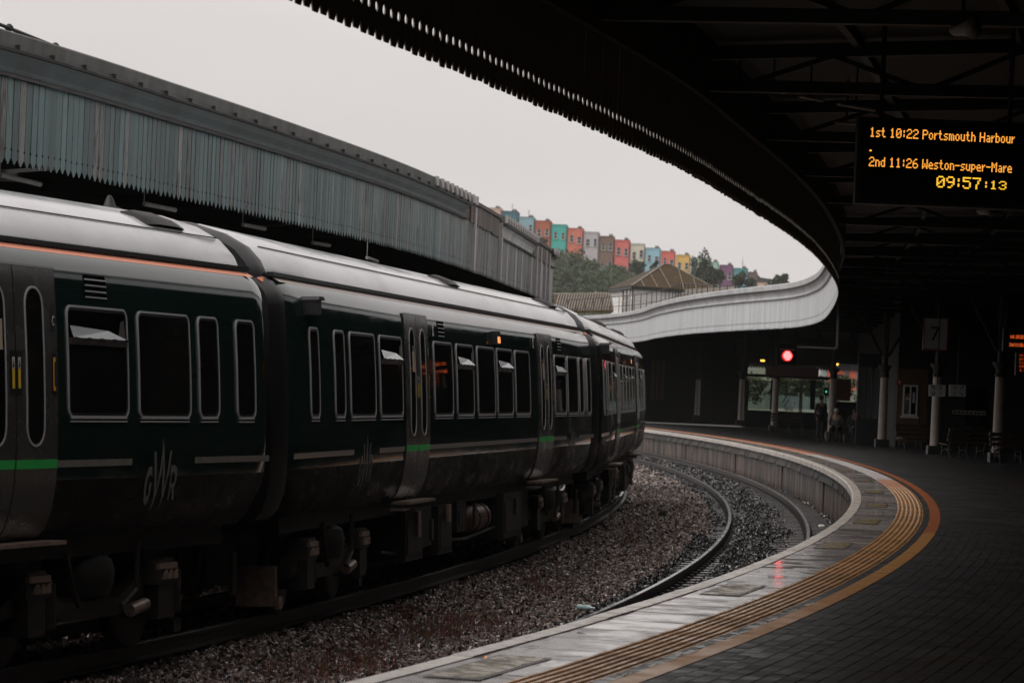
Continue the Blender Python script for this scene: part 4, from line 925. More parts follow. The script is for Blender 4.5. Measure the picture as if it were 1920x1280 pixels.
# ------------------------------------------------------------------ displays and signs
FONT = {'0':'01110 10001 10011 10101 11001 10001 01110','1':'00100 01100 00100 00100 00100 00100 01110','2':'01110 10001 00001 00110 01000 10000 11111','3':'01110 10001 00001 00110 00001 10001 01110','5':'11111 10000 11110 00001 00001 10001 01110','6':'00110 01000 10000 11110 10001 10001 01110','7':'11111 00001 00010 00010 00100 00100 00100','9':'01110 10001 10001 01111 00001 00010 01100',':':'000 010 010 000 010 010 000','.':'00 00 00 00 00 11 11','-':'0000 0000 0000 1111 0000 0000 0000',' ':'00 00 00 00 00 00 00',
 's':'0000 0000 0111 1000 0110 0001 1110','t':'0100 0100 1110 0100 0100 0100 0011','n':'0000 0000 1110 1001 1001 1001 1001','d':'0001 0001 0111 1001 1001 1001 0111','P':'11110 10001 10001 11110 10000 10000 10000','o':'0000 0000 0110 1001 1001 1001 0110','r':'000 000 101 110 100 100 100','m':'00000 00000 11010 10101 10101 10101 10101','u':'0000 0000 1001 1001 1001 1001 0111','h':'1000 1000 1110 1001 1001 1001 1001','H':'10001 10001 10001 11111 10001 10001 10001','a':'0000 0000 0110 0001 0111 1001 0111','b':'1000 1000 1110 1001 1001 1001 1110','W':'10001 10001 10001 10101 10101 11011 10001','e':'0000 0000 0110 1001 1111 1000 0111','p':'0000 0000 1110 1001 1001 1110 1000 1000','M':'10001 11011 10101 10101 10001 10001 10001'}
def dots(text, w, h, big=False):
    """dot matrix lettering, lower-left at 0,0; total width w, cap height h; faces -y"""
    cols = []; 
    for ch in text:
        rows = FONT[ch].split(); n = len(rows[0])
        for c in range(n): cols.append([r[c] == '1' for r in rows])
        cols.append([])
    cols = cols[:-1]; dx = w/len(cols); dz = h/7; mb = MB()
    for i, cc in enumerate(cols):
        for j, on in enumerate(cc):
            if on: mb.add([(i*dx-dx*.08,0,h-(j+.9)*dz),(i*dx+dx*1.02,0,h-(j+.9)*dz),(i*dx+dx*1.02,0,h-(j+.1)*dz),(i*dx-dx*.08,0,h-(j+.1)*dz)], [(0,1,2,3)])
    return mb
def departure_board():
    Y = 30.; k = Y/F
    o = unproj(1760, 300, Y); b = empty('departure_board', o, R(-2.0), 'large hanging display with amber train times at upper right', 'display')
    ang = R(-.45)
    def place(mb, nm, mat, px, py):
        p = unproj(px, py, Y); ob = mb.build(nm, mat, b); ob.matrix_basis = Matrix.Rotation(ang, 4, 'Y').inverted() @ Matrix.Translation((p.x-o.x, -.104, p.z-o.z)); return ob
    MB().box(-155*k, 190*k, -.1, .16, -88*k, 74*k).build('casing', m_screen, b)
    MB().box(-150*k, 185*k, -.103, -.1, -83*k, 69*k).build('screen', M('screen_face', (.010,.010,.008), .3), b)
    for x in (-110*k, 130*k): MB().cyl((x,.03,74*k),(x,.03,74*k+1.6),.022,.022,8).build('hanger', m_iron, b)
    place(dots('1st 10:22 Portsmouth Harbour', 270*k, 18*k), 'text_line', m_led, 1629, 259)
    place(MB().add([(0,0,0),(4*k,0,0),(4*k,0,3*k),(0,0,3*k)], [(0,1,2,3)]), 'text_line', m_led, 1629, 286)
    place(dots('2nd 11:26 Weston-super-Mare', 266*k, 18*k), 'text_line', m_led, 1628, 314)
    place(dots('09:57', 82*k, 22*k), 'clock', m_ledy, 1754, 353)
    place(dots(':13', 42*k, 16*k), 'clock', m_ledy, 1842, 355)
    # second, distant display at the right edge
    Y = 75.; k = Y/F; o2 = unproj(1935, 650, Y); c = empty('departure_board', o2, 0, 'smaller distant orange train display cut off at the right edge', 'display')
    MB().box(-55*k, 60*k, -.06, .1, -10*k, 34*k).build('casing', m_screen, c)
    for t, px, py, w in (('1st 10:22 Portsmouth Harbour', 1893, 634, 75), ('2nd 11:26 Weston-super-Mare', 1892, 649, 74)):
        p = unproj(px, py, Y); ob = dots(t, w*k, 6.5*k).build('text_line', m_ledr, c); ob.location = (p.x-o2.x, -.065, p.z-o2.z)
    MB().cyl((0,.02,34*k),(0,.02,34*k+2.2),.03,.03,8).build('hanger', m_iron, c)
    p = unproj(1922, 682, Y); i = empty('summary_screen', p, 0, 'small column display of dim orange lines below the distant board', 'display')
    MB().box(-18*k, 22*k, -.05, .1, -22*k, 20*k).build('casing', m_screen, i)
    for q, t in enumerate(('1st 11:26', '2nd 10:22', '11:26', '10:22', '1st')):
        ob = dots(t, 22*k, 4*k).build('text_line', m_ledr2, i); ob.location = (-12*k, -.055, (14-q*7)*k)
    MB().cyl((0,.02,20*k),(0,.02,20*k+2.8),.02,.02,8).build('hanger', m_iron, i)
m_ledr2 = M('dim_orange_led', (.3,.05,.01), .4, emit=(1,.13,.02), estr=.28)
departure_board()
def signs():
    Y = 95.; p = unproj(1754, 626, Y); k = Y/F; b = empty('platform_sign', p, 0, 'hanging grey platform sign with a black 7 and red edges', 'sign')
    MB().box(-21*k, 21*k, -.04, .04, -29*k, 29*k).build('panel', m_signpale, b)
    for x in (-23*k, 21*k): MB().box(x, x+2*k, -.06, .06, -31*k, 30*k).build('red_edge', m_redpaint, b)
    MB().box(-21*k, 21*k, -.06, .06, -31*k, -29*k).build('red_edge', m_redpaint, b)
    t = inst('number', text_mesh('7', .62, m_signink, 'CENTER'), b); t.matrix_basis = Matrix.Translation((-.02,-.045,-.21)) @ Matrix.Rotation(R(90), 4, 'X')
    MB().cyl((0,0,29*k),(0,0,29*k+1.7),.03,.03,8).build('hanger', m_iron, b)
    def arrow(mb, x, z, s, dx, dz):
        a, e = Vector((x-dx*s/2,-.032,z-dz*s/2)), Vector((x+dx*s/2,-.032,z+dz*s/2)); mb.bar(a, e, .012, .02)
        mb.bar(e, e+Vector((-dx*s*.55,0,0)), .012, .022).bar(e, e+Vector((0,0,-dz*s*.55)), .012, .022)
    for px, items, lab in ((1757, (('6',-1,1),('7',-1,-1)), 'small pale sign with arrows to 6 and 7 on the column'), (1795, (('6',1,1),('5',1,-1)), 'small pale sign with arrows to 6 and 5 right of the column')):
        p = unproj(px, 732, 93.5); s = empty('direction_sign', p, 0, lab, 'sign'); w = .24
        MB().box(-w, w, -.025, .025, -.17, .17).build('panel', m_signpale, s)
        for q, (n, dx, dz) in enumerate(items):
            z = .085-q*.17; ar = MB(); arrow(ar, -.1 if dx < 0 else .12, z, .09, dx, dz); ar.build('arrow', m_signink, s)
            t = inst('number', text_mesh(n, .15, m_signink, 'CENTER'), s); t.matrix_basis = Matrix.Translation((.1 if dx < 0 else -.08,-.03,z-.05)) @ Matrix.Rotation(R(90), 4, 'X')
        MB().bar((0,.02,.17),(0,.02,2.2),.03,.03).build('hanger', m_iron, s)
    # signal and the sign box beneath it
    Y = 80.; p = unproj(1476, 667, Y); k = Y/F; s = empty('signal', p, 0, 'round red signal light hanging below the canopy edge', 'signal')
    MB().box(-17*k, 17*k, .02, .2, -17*k, 22*k).build('backboard', m_void, s)
    MB().cyl((0,.02,0),(0,-.03,0),10.5*k,10.5*k,20).build('lens_rim', m_redhood, s)
    for j, wd in enumerate((4.4,7.2,8.6,7.6,5.0)):
        z = (7-j*3.4)*k; MB().box(-wd*k+(.4*j*k), wd*k, -.036, -.031, z-1.15*k, z+1.15*k).build('lens_bar', m_red, s)
    MB().box(-13*k, 13*k, -.22, .02, 11.5*k, 12.4*k).build('hood', m_screen, s)
    MB().bar((0,.1,18*k),(1.25,.1,18*k),.05,.05).bar((1.25,.1,18*k-.02),(1.25,.1,18*k+1.9),.05,.05).build('hanger', m_iron, s)
    Y = 128.; p = unproj(1490, 697, Y); k = Y/F; g = empty('exit_sign', p, 0, 'wide dim reddish sign panel behind the red signal', 'sign')
    MB().box(-55*k, 45*k, -.04, .04, -9*k, 9*k).build('panel', M('dim_red_panel', (.10,.05,.05), .5), g); MB().bar((0,0,9*k),(0,0,9*k+1.5),.04,.04).build('hanger', m_iron, g)
    # small lamps
    for px, py, Y, lab in ((1568, 683, 150, 'small amber lamp right of the red signal'), (1430, 676, 160, 'small amber lamp left of the red signal')):
        p = unproj(px, py, Y); l = empty('amber_lamp', p, 0, lab, 'lamp'); MB().box(-.10,.10,-.06,.06,-.04,.05).build('lens', m_amblamp, l); MB().box(-.13,.13,-.05,.08,.05,.12).build('cap', m_iron, l); MB().bar((0,.02,.12),(0,.02,1.6),.03,.03).build('hanger', m_iron, l)
    p = unproj(1549, 734, 160); l = empty('green_signal', p, 0, 'tiny green light seen through the gap', 'signal'); MB().cyl((0,0,0),(0,-.05,0),.045,.045,10).build('lens', m_grlamp, l); MB().box(-.12,.12,0,.1,-.2,.2).build('box', m_screen, l); MB().bar((0,.05,-.2),(0,.05,-2.2),.06,.06).build('post', m_iron, l)
    # pale bars standing in for lit purlin flanges, and loudspeakers
    for q, (a, b2, Y) in enumerate((((1300,157),(1343,163),33),((1366,163),(1406,166),33.5),((1428,168),(1472,174),34),((1497,180),(1542,189),34.5),((1570,195),(1640,207),35),((1567,230),(1607,232),36),((1266,288),(1325,290),40),((1435,297),(1483,302),42))):
        u, v = unproj(*a, Y), unproj(*b2, Y+.25); o = empty('pale_bar', u, 0, 'pale bar standing in for a lit purlin edge under the dark roof, ' + ('first of the slanting row','second of the slanting row','third of the slanting row','fourth of the slanting row','last of the slanting row by the display','short one beside the display','low one near the sawtooth edge','low one right of the small sign')[q], 'light', 'pale bars for lit purlin edges under the near roof')
        MB().cyl((0,0,0), v-u, .018, .018, 8).build('tube', m_pipe, o); m = (v-u)/2; MB().bar(m+Vector((0,0,.02)), m+Vector((0,0,.5)), .02, .02).build('stem', m_iron, o)
    p = unproj(1352, 318, 40); o = empty('hanging_notice', p, 0, 'small pale rectangular notice under the canopy edge', 'sign'); MB().box(-.17,.17,-.02,.02,-.055,.06).build('panel', M('old_notice', (.30,.25,.23), .5), o); MB().bar((0,0,.06),(0,0,.7),.02,.02).build('hanger', m_iron, o)
    for px, py, Y, lab in ((1805, 55, 26, 'pale horn loudspeaker at the top right under the roof'), (1845, 395, 45, 'small loudspeaker below the large display')):
        p = unproj(px, py, Y); o = empty('loudspeaker', p, R(-60), lab, 'loudspeaker'); u = MB().lathe([(.03,-.14),(.05,-.1),(.055,0),(.07,.08),(.09,.13)], n=14).build('horn', m_pipe, o, True); u.matrix_basis = Matrix.Rotation(R(90), 4, 'Y'); MB().bar((0,0,.05),(0,0,.7),.02,.02).build('bracket', m_iron, o)
m_amblamp = M('amber_lamp_glow', (.4,.2,.02), .3, emit=(1,.55,.08), estr=1.6); m_grlamp = M('green_lamp_glow', (.05,.3,.2), .3, emit=(.1,1,.65), estr=.5)
signs()
# ------------------------------------------------------------------ roofs beyond the far canopy
m_whitewall = M('white_boarding', (.82,.79,.78), .5, c2=(.72,.69,.68), scale=3)
m_rustroof = M('rust_brown_glazing', (.06,.038,.019), .75, c2=(.06,.042,.026), scale=2.5, c3=(.16,.12,.07), s3=3, lo3=.55, hi3=.75, spec=.15)
m_rib = M('pale_glazing_bar', (.25,.22,.19), .6, c2=(.14,.12,.10), scale=4)
def lantern():
    t = empty('roof_lantern', label='small white building with brown hipped glass roof beyond the curved canopy', cat='building')
    A, B, D = unproj(1187, 560, 171), unproj(1347, 560, 175), unproj(1147, 560, 178)
    zt = unproj(1187, 537, 171).z; zb = ZB+1.2
    A2, B2, D2 = [Vector((p.x, p.y, 0)) for p in (A, B, D)]; C2 = B2+D2-A2
    fp = [A2, B2, C2, D2]
    V = [(p.x, p.y, zb) for p in fp]+[(p.x, p.y, zt) for p in fp]
    MB().add(V, [(0,1,5,4),(1,2,6,5),(2,3,7,6),(3,0,4,7)]).build('wall', m_whitewall, t)
    nb = 5
    for k in range(1, nb+1):       # boarding laps
        z = zb+(zt-zb)*k/(nb+1); m = MB()
        m.bar(A2+Vector((0,-.012,z)), B2+Vector((0,-.012,z)), .02, .02).bar(A2+Vector((-.012,-.01,z)), D2+Vector((-.012,0,z)), .02, .02); m.build('board_lap', m_whiteframe, t)
    # eaves and hipped roof
    cen = (A2+B2+C2+D2)/4; ov = [cen+(p-cen)*1.07+Vector((0,0,zt)) for p in fp]
    MB().add([p-Vector((0,0,.14)) for p in ov]+[p for p in ov], [(0,1,2,3),(7,6,5,4),(0,4,5,1),(1,5,6,2),(2,6,7,3),(3,7,4,0)]).build('eaves', m_ledge, t)
    top = unproj(1254, 494, 175); ax = (B2-A2).normalized()*.28; r0 = Vector((top.x, cen.y, top.z))-ax; r1 = Vector((top.x, cen.y, top.z))+ax
    o = [p+Vector((0,0,.02)) for p in ov]
    rf = MB().add([*o, r0, r1], [(0,1,5,4),(1,2,5),(2,3,4,5),(3,0,4)]).build('roof', m_rustroof, t)
    def rib(a, b, w=.03): return MB().bar(a+Vector((0,0,.02)), b+Vector((0,0,.02)), w, .03)
    for a, b in ((o[0], r0), (o[1], r1), (o[3], r0), (o[2], r1), (r0, r1)): rib(a, b, .09).build('hip_bar', m_rib, rf)
    for k in range(1, 7):
        f = k/7
        for u, v, hu, hv in ((o[0], o[1], r0, r1), (o[3], o[0], r0, r0)):
            a = u.lerp(v, f); b = u.lerp(hu, f/.5) if f < .5 else v.lerp(hv, (1-f)/.5); rib(a, b).build('glazing_bar', m_rib, rf)
    # window and downpipe on the short side
    for f0, f1 in ((.12, .45),):
        p, q = A2.lerp(D2, f0), A2.lerp(D2, f1); m = MB()
        n = Vector((-.02,-.02,0))
        w = MB().add([p+n+Vector((0,0,zb+.45)), q+n+Vector((0,0,zb+.45)), q+n+Vector((0,0,zt-.15)), p+n+Vector((0,0,zt-.15))], [(0,1,2,3)]).build('window', m_glass, t)
        for f in (f0, (f0+f1)/2, f1): p = A2.lerp(D2, f)+n*1.6; MB().bar(p+Vector((0,0,zb+.4)), p+Vector((0,0,zt-.1)), .06, .06).build('window_bar', m_column, w)
    MB().cyl(A2+Vector((-.03,-.05,zb)), A2+Vector((-.03,-.05,zt)), .04, .04, 8).build('downpipe', m_ledge, t)
    # ribbed north-light roofs either side
    for name, lab, quad, nr in (('ribbed_roof', 'low ribbed brown roof left of the white lantern building', ((1040,583,168),(1150,582,166),(1146,551,172),(1038,552,174)), 22),
                                ('ribbed_roof', 'low ribbed brown roof in front of the white lantern building', ((1222,584,158),(1345,566,150),(1378,540,156),(1284,545,165)), 26)):
        P = [unproj(*q) for q in quad]; r = empty(name, label=lab, cat='roof')
        MB().add([*P, *[p-Vector((0,0,.12)) for p in P]], [(0,1,2,3),(7,6,5,4),(0,4,5,1),(1,5,6,2),(2,6,7,3),(3,7,4,0)]).build('sheeting', m_rustroof, r)
        for k in range(nr+1):
            f = k/nr; MB().bar(P[0].lerp(P[1], f)+Vector((0,0,.03)), P[3].lerp(P[2], min(1, f+.10))+Vector((0,0,.03)), .05, .06).build('rib', m_rib, r)
        MB().bar(P[3]+Vector((0,0,.04)), P[2]+Vector((0,0,.04)), .12, .08).build('ridge', m_rib, r)
    p = unproj(1117, 549, 176); l = empty('roof_vent', (p.x, p.y, p.z-.2), 0, 'thin roof vent pipe with pale cap left of the lantern building', 'vent'); MB().cyl((0,0,-.4),(0,0,.15),.05,.05,8).build('pipe', m_ledge, l); MB().lathe([(.09,.12),(.12,.16),(.10,.24),(0,.27)], n=10).build('cap', m_rib, l)
lantern()

# ------------------------------------------------------------------ the hill, its houses and trees
YH = 900.
m_grass = M('hill_grass', (.035,.05,.022), .9, c2=(.05,.06,.03), scale=.08)
def leafmat(name, c, c2):
    m = M(name, c, .75, c2=c2, scale=.35, detail=3, lo=.3, hi=.7); m.node_tree.nodes['Principled BSDF'].inputs['Transmission Weight'].default_value = 0; return m
m_leaf = leafmat('hill_leaves', (.034,.052,.02), (.06,.083,.032)); m_leafd = leafmat('dark_leaves', (.022,.034,.018), (.04,.055,.026)); m_bark = M('bark', (.05,.04,.03), .9)
HOUSES = [(908,941,390,'pale peach',(212,176,160)),(942,972,396,'dark teal blue',(58,112,124)),(973,1003,407,'pale blue',(140,176,186)),(1003.5,1034,414,'rust orange',(180,92,60)),(1034.5,1064,421,'bright turquoise',(62,178,166)),(1064.5,1094.5,428,'salmon pink',(214,118,96)),(1095,1124,435,'pale lilac grey',(190,182,184)),(1124.5,1152.5,443,'brown',(122,94,80)),(1153,1182,450,'coral red',(218,106,100)),(1182.5,1210,457,'cream',(216,206,188)),(1210.5,1239.5,465,'sky blue',(152,196,212)),(1240,1267,471,'warm coral',(222,106,92)),(1267.5,1295,478,'yellow ochre',(232,184,94)),(1295.5,1322,484,'pale sage green',(170,196,180)),(1322.5,1348.5,491,'mint green',(160,200,186)),(1349.5,1375.5,497,'purple',(122,74,112)),(1376,1403,503,'teal',(84,154,162)),(1403.5,1420.5,510,'mauve brown',(112,88,86))]
m_win = M('house_window', (.03,.035,.04), .15); m_hframe = M('house_frame', (.42,.42,.41), .5); m_chim = M('chimney_pot', (.10,.06,.045), .8); m_slate = M('slate_roof', (.05,.045,.045), .7)
def houses():
    k = YH/F
    for i, (a, b, top, name, c) in enumerate(HOUSES):
        cm = (a+b)/2; p = unproj(cm, top, YH); w = (b-a)*k; h = 15.0
        hs = empty('terraced_house', (p.x, p.y, p.z-h), R(-3), name+' painted terraced house on the hill', 'house', 'painted houses along the hilltop')
        lin = srgb(*c); mt = M('render_'+name.replace(' ', '_'), [v*.9+.02 for v in lin[:3]], .8, c2=[v*.74+.02 for v in lin[:3]], scale=.45, c3=[v*.45+.02 for v in lin[:3]], s3=.5, lo3=.6, hi3=.8)
        MB().box(-w/2, w/2, 0, 9, 0, h-.35).build('wall', mt, hs)
        MB().box(-w/2-.02, w/2+.02, -.12, 9, h-.35, h-.05).build('parapet', mt, hs)
        MB().box(-w/2+.1, w/2-.1, .3, 8.5, h-.05, h+.1).build('roof', m_slate, hs)
        if i not in (4, 6, 9):
            ch = MB().box(w*.1, w*.38, 3, 3.8, h+.0, h+.55).build('chimney', m_chim, hs)
            for q in range(3): MB().lathe([(.11,0),(.09,.35),(.11,.38)], (w*.14+q*.36, 3.4, h+.55), 8).build('chimney_pot', m_chim, ch)
        for fl in range(2):
            for sx in (-.23, .25):
                zc = h-3.1-fl*5.0+random.uniform(-.35,.35); ww, wh = random.uniform(.32,.5), random.uniform(.72,1.0)
                wd = MB().box(sx*w-ww, sx*w+ww, -.06, .08, zc-wh, zc+wh).build('window', m_win, hs)
                fr = MB().box(sx*w-ww-.12, sx*w-ww, -.10, .05, zc-wh, zc+wh).box(sx*w+ww, sx*w+ww+.12, -.10, .05, zc-wh, zc+wh).box(sx*w-ww, sx*w+ww, -.10, .05, zc-.07, zc+.07); fr.build('frame', m_hframe, wd)
                MB().box(sx*w-ww-.2, sx*w+ww+.2, -.25, .05, zc-wh-.22, zc-wh).build('sill', m_hframe, wd)
        MB().box(w/2-.28, w/2-.14, -.16, -.02, 0, h-.6).build('downpipe', m_chim, hs)
        if i in (1, 2, 16): MB().cyl((w*.1,1,h),(w*.1,1,h+(2.2 if i != 16 else 3.2)),.09,.06,6).bar((w*.1-.6,1,h+1.6),(w*.1+.6,1,h+1.6),.05,.05).build('aerial', m_chim, hs)
    # gabled end and low house at the foot of the terrace
    p = unproj(1421, 515, YH); g = empty('gabled_house', (p.x, p.y, p.z-12), R(-3), 'mauve house end with long sloping dark roof at the foot of the terrace', 'house')
    MB().prism([(0,0),(3.4,0),(3.4,8.2),(0,11.6)], .5, 9, 'y').build('wall', M('gable_wall', srgb(108,86,82)[:3], .8), g)
    MB().prism([(-.1,11.9),(.2,11.9),(3.2,8.6),(3.2,8.2),(-.1,11.5)], .3, 9.2, 'y').build('roof', m_slate, g); wd = MB().box(.8,1.6,.42,.55,7.0,8.6).build('window', m_win, g); MB().box(.7,1.7,.40,.5,6.85,7.0).build('sill', m_hframe, wd)
    p = unproj(1432, 529, YH-20); g = empty('low_house', (p.x, p.y, p.z-6), R(-3), 'low pale peach house below the gabled end', 'house')
    MB().box(-1.6,1.6,0,6,0,6).build('wall', M('peach_wall', srgb(205,172,156)[:3], .8), g); MB().prism([(-1.8,6),(1.8,6),(1.3,7.0),(-1.8,7.4)], -.2, 6.2, 'y').build('roof', m_slate, g); MB().box(.2,1.0,-.06,.1,4.0,5.4).build('window', m_win, g)
houses()
def hill_z(px):   # image height of the foot of the houses
    return np.interp(px, [700, 900, 1034, 1064, 1124, 1182, 1240, 1300, 1380, 1450, 1600, 2200], [400, 430, 472, 478, 492, 508, 522, 534, 545, 552, 575, 640])
def hill():
    V = []; Fc = []; pxs = list(range(500, 2300, 60)); Ys = [560, 640, 720, 800, 860, 905, 960, 1100, 1400]
    for j, Y in enumerate(Ys):
        for px in pxs:
            zt = unproj(px, float(hill_z(px)), YH).z; X = (px-960)/F*Y if Y < YH else (px-960)/F*YH*(1+(Y-YH)/2000)
            f = min(1, max(0, (Y-560)/340)); V.append((X, Y, -1+(zt+1)*(f**1.1)-(0 if Y < 960 else (Y-960)*.09)))
    n = len(pxs)
    for j in range(len(Ys)-1):
        for i in range(n-1): Fc.append((j*n+i, j*n+i+1, (j+1)*n+i+1, (j+1)*n+i))
    o = MB().add(V, Fc).build('hill', m_grass, None, True); tag(o, kind='structure')
hill()
def leaf_cards(mb, c, r, n, size, rg, droop=0):
    """leaf-sized two-triangle faces through an uneven ellipsoid made of clumps"""
    cl = []
    for q in range(max(4, n//90)):
        d = rg.normal(size=3); d /= np.linalg.norm(d); rr = rg.uniform(.35, .88)
        cl.append((np.array(c)+d*rr*np.array(r), rg.uniform(.22, .42)))
    V = []; Fc = []
    for q in range(n):
        cc, cr = cl[rg.integers(len(cl))]
        d = rg.normal(size=3); d /= np.linalg.norm(d); p = cc+d*(rg.uniform(.2, 1)**.5)*cr*np.array(r)
        if droop: p[2] -= abs(rg.normal())*droop
        a = rg.normal(size=3); a /= np.linalg.norm(a); b = np.cross(a, rg.normal(size=3)); b /= np.linalg.norm(b); s = size*rg.uniform(.55, 1.25)
        k = len(V); V += [p-a*s, p+b*s*.45, p+a*s, p-b*s*.45]; Fc.append((k, k+1, k+2, k+3))
    mb.add(V, Fc)
def woods():
    rg = np.random.default_rng(3); mb = MB()
    for j in range(150):
        px = rg.uniform(1030, 1310); f = rg.uniform(0, 1)**.8
        top = float(hill_z(px))+4; bot = 556; py = top+(bot-top)*f; Y = 885-f*190
        p = unproj(px, py+6, Y); s = rg.uniform(2.6, 5.2)
        leaf_cards(mb, (p.x, p.y, p.z), (s*1.25, s*1.2, s), 430, .42, rg)
    tag(mb.build('woodland', m_leaf), 'dense green bushes covering the hillside below the houses', 'bushes', kind='stuff')
    def tree(px, py, Y, rx, rz, n, lab, mt=m_leafd, size=.42, droop=0, trunk=3, nm='tree'):
        p = unproj(px, py, Y); t = empty(nm, (p.x, p.y, p.z-rz-trunk), 0, lab, 'tree'); m = MB(); H = rz+trunk
        tr = MB().cyl((0,0,-6),(0,0,H*.55),.32,.2,8).cyl((0,0,H*.55),(0,0,H*1.25),.2,.06,8)
        for q in range(7):
            a = q*2.4; tr.cyl((0,0,H*(.45+.08*q)),(math.cos(a)*rx*.6,math.sin(a)*rx*.6,H*(.75+.1*q)),.1,.03,6)
        tr.build('trunk', m_bark, t)
        leaf_cards(m, (0,0,H), (rx,rx,rz), n, size, rg, droop); m.build('crown', mt, t)
    tree(1322, 508, 700, 3.6, 4.3, 3800, 'large drooping tree standing between the yellow and purple houses', droop=.6, trunk=4)
    tree(1340, 522, 702, 2.0, 2.4, 1200, 'smaller tree at the right foot of the drooping tree', trunk=3)
    tree(1387, 524, 720, 2.0, 2.3, 1300, 'dark round tree in front of the teal house')
    tree(1405, 530, 722, 1.6, 1.6, 800, 'low dark tree beside the teal house')
    tree(1463, 528, 700, 2.6, 1.7, 1500, 'bushy dark tree at the right end of the hilltop')
    tree(1192, 503, 800, 2.9, 2.2, 1500, 'round dark bush below the cream house', trunk=1)
    tree(1228, 499, 800, 1.6, 1.3, 500, 'small dark shrub in front of the sky blue house', trunk=1)
    tree(1020, 454, 860, 1.9, 1.7, 700, 'small dark shrub in front of the rust orange house', trunk=1)
woods()

# ------------------------------------------------------------------ what shows through the gap beyond the columns
m_orange = M('orange_cladding', (.62,.13,.06), .6); m_palegreen = M('pale_blue_cladding', (.30,.35,.34), .6)
def beyond():
    rg = np.random.default_rng(9)
    mb = MB()
    for j in range(36):
        p = unproj(rg.uniform(1395, 1660), rg.uniform(706, 752), 236+rg.uniform(0, 12)); leaf_cards(mb, tuple(p), (1.4, 1.2, 1.1), 260, .14, rg)
    tag(mb.build('hedge', leafmat('hedge_leaves', (.022,.028,.009), (.045,.05,.014))), 'green hedge seen through the gap between the columns', 'hedge', kind='stuff')
    f = empty('picket_fence', label='pale picket fence in front of the hedge beyond the platform', cat='fence'); a, b = unproj(1436, 752, 228), unproj(1560, 760, 228)
    n = 34; pk = MB().box(-.05,.05,-.02,.02,-.45,.5).mesh('picket', m_palegreen)
    for k in range(n): q = a.lerp(b, k/(n-1)); inst('picket', pk, f, tuple(q))
    for dz in (-.2, .25): MB().bar(a+Vector((0,.04,dz)), b+Vector((0,.04,dz)), .04, .08).build('rail', m_palegreen, f)
    o = empty('orange_building', label='orange and pale clad building far beyond the platform', cat='building'); Y = 262
    def bx(x0, y0, x1, y1, mt, nm, dy=0): p, q = unproj(x0, y0, Y), unproj(x1, y1, Y); MB().box(p.x, q.x, Y+dy, Y+6, q.z, p.z).build(nm, mt, o)
    bx(1540, 686, 1620, 735, m_signpale, 'wall', .6); bx(1542, 688, 1553, 732, m_palegreen, 'pale_panel', .3); bx(1553, 690, 1566, 732, m_orange, 'orange_panel', .2); bx(1594, 692, 1604, 732, m_orange, 'orange_panel', .2); bx(1570, 694, 1584, 702, m_orange, 'orange_panel', .25); bx(1566, 714, 1592, 726, m_palegreen, 'pale_panel', .35); bx(1568, 703, 1590, 711, m_win, 'window', .3)
    bx(1538, 679, 1624, 687, m_slate, 'roof', -.3)
    # railcar with a broad windscreen
    Y = 178.; r = empty('parked_railcar', label='dark railcar with a broad windscreen parked beyond the columns', cat='train')
    def B(x0, y0, x1, y1, nm, mt, d0=0, d1=.3, par=None): p, q = unproj(x0, y0, Y), unproj(x1, y1, Y); return MB().box(p.x, q.x, Y+d0, Y+d1, q.z, p.z).build(nm, mt, par or r)
    dk = M('railcar_dark', (.012,.02,.02), .25)
    B(1398, 700, 1562, 712, 'roof', dk, -.2, 2.4); B(1398, 768, 1562, 815, 'nose', dk, -.1, 2.4)
    for x0, x1 in ((1396,1402),(1446,1450),(1521,1527),(1558,1563)): B(x0, 712, x1, 768, 'pillar', dk, -.1, .2)
    for x0, x1 in ((1402,1446),(1450,1521),(1527,1558)): B(x0, 712, x1, 768, 'windscreen', m_glassc, .02, .05)
    B(1563, 710, 1596, 752, 'orange_side', M('orange_livery', (.16,.035,.01), .4), .5, 1.5); B(1563, 752, 1612, 815, 'side', dk, .3, 2)
    for x0, y0, x1, y1 in ((1466,756,1478,738),(1470,762,1480,748)):
        p, q = unproj(x0, y0, Y-.15), unproj(x1, y1, Y-.15); MB().bar(p, q, .04, .05).build('wiper', m_black, r)
beyond()
def opposite_canopy():
    Y = 205.; t = empty('opposite_canopy', label='dark canopy of the opposite platform with a short sawtooth edge coloured pale as if lit', cat='canopy')
    a, b = unproj(1398, 689, Y), unproj(1720, 689, Y); zb = a.z
    MB().box(a.x, b.x+8, Y+.1, Y+9, zb+.35, zb+4).build('roof', m_soffit, t)
    bd = MB().prism([(-.02,0),(.02,0),(.085,.12),(.085,.5),(-.085,.5),(-.085,.12)], -.01, .01, 'y'); me = {0: bd.mesh('valance_board', m_soffit), 1: bd.mesh('valance_board', m_pale)}
    n = int((b.x-a.x)/.18)
    for k in range(n):
        x = a.x+k*.18; px = 960+F*x/Y; inst('valance_board', me[1 if 1572 < px < 1612 else 0], t, (x, Y, zb))  # lit stretch of the valance coloured pale, the rest dark
    MB().bar((a.x+4, Y+4, .5), (a.x+4, Y+4, zb+.4), .2, .2).build('post', m_column, t)
opposite_canopy()

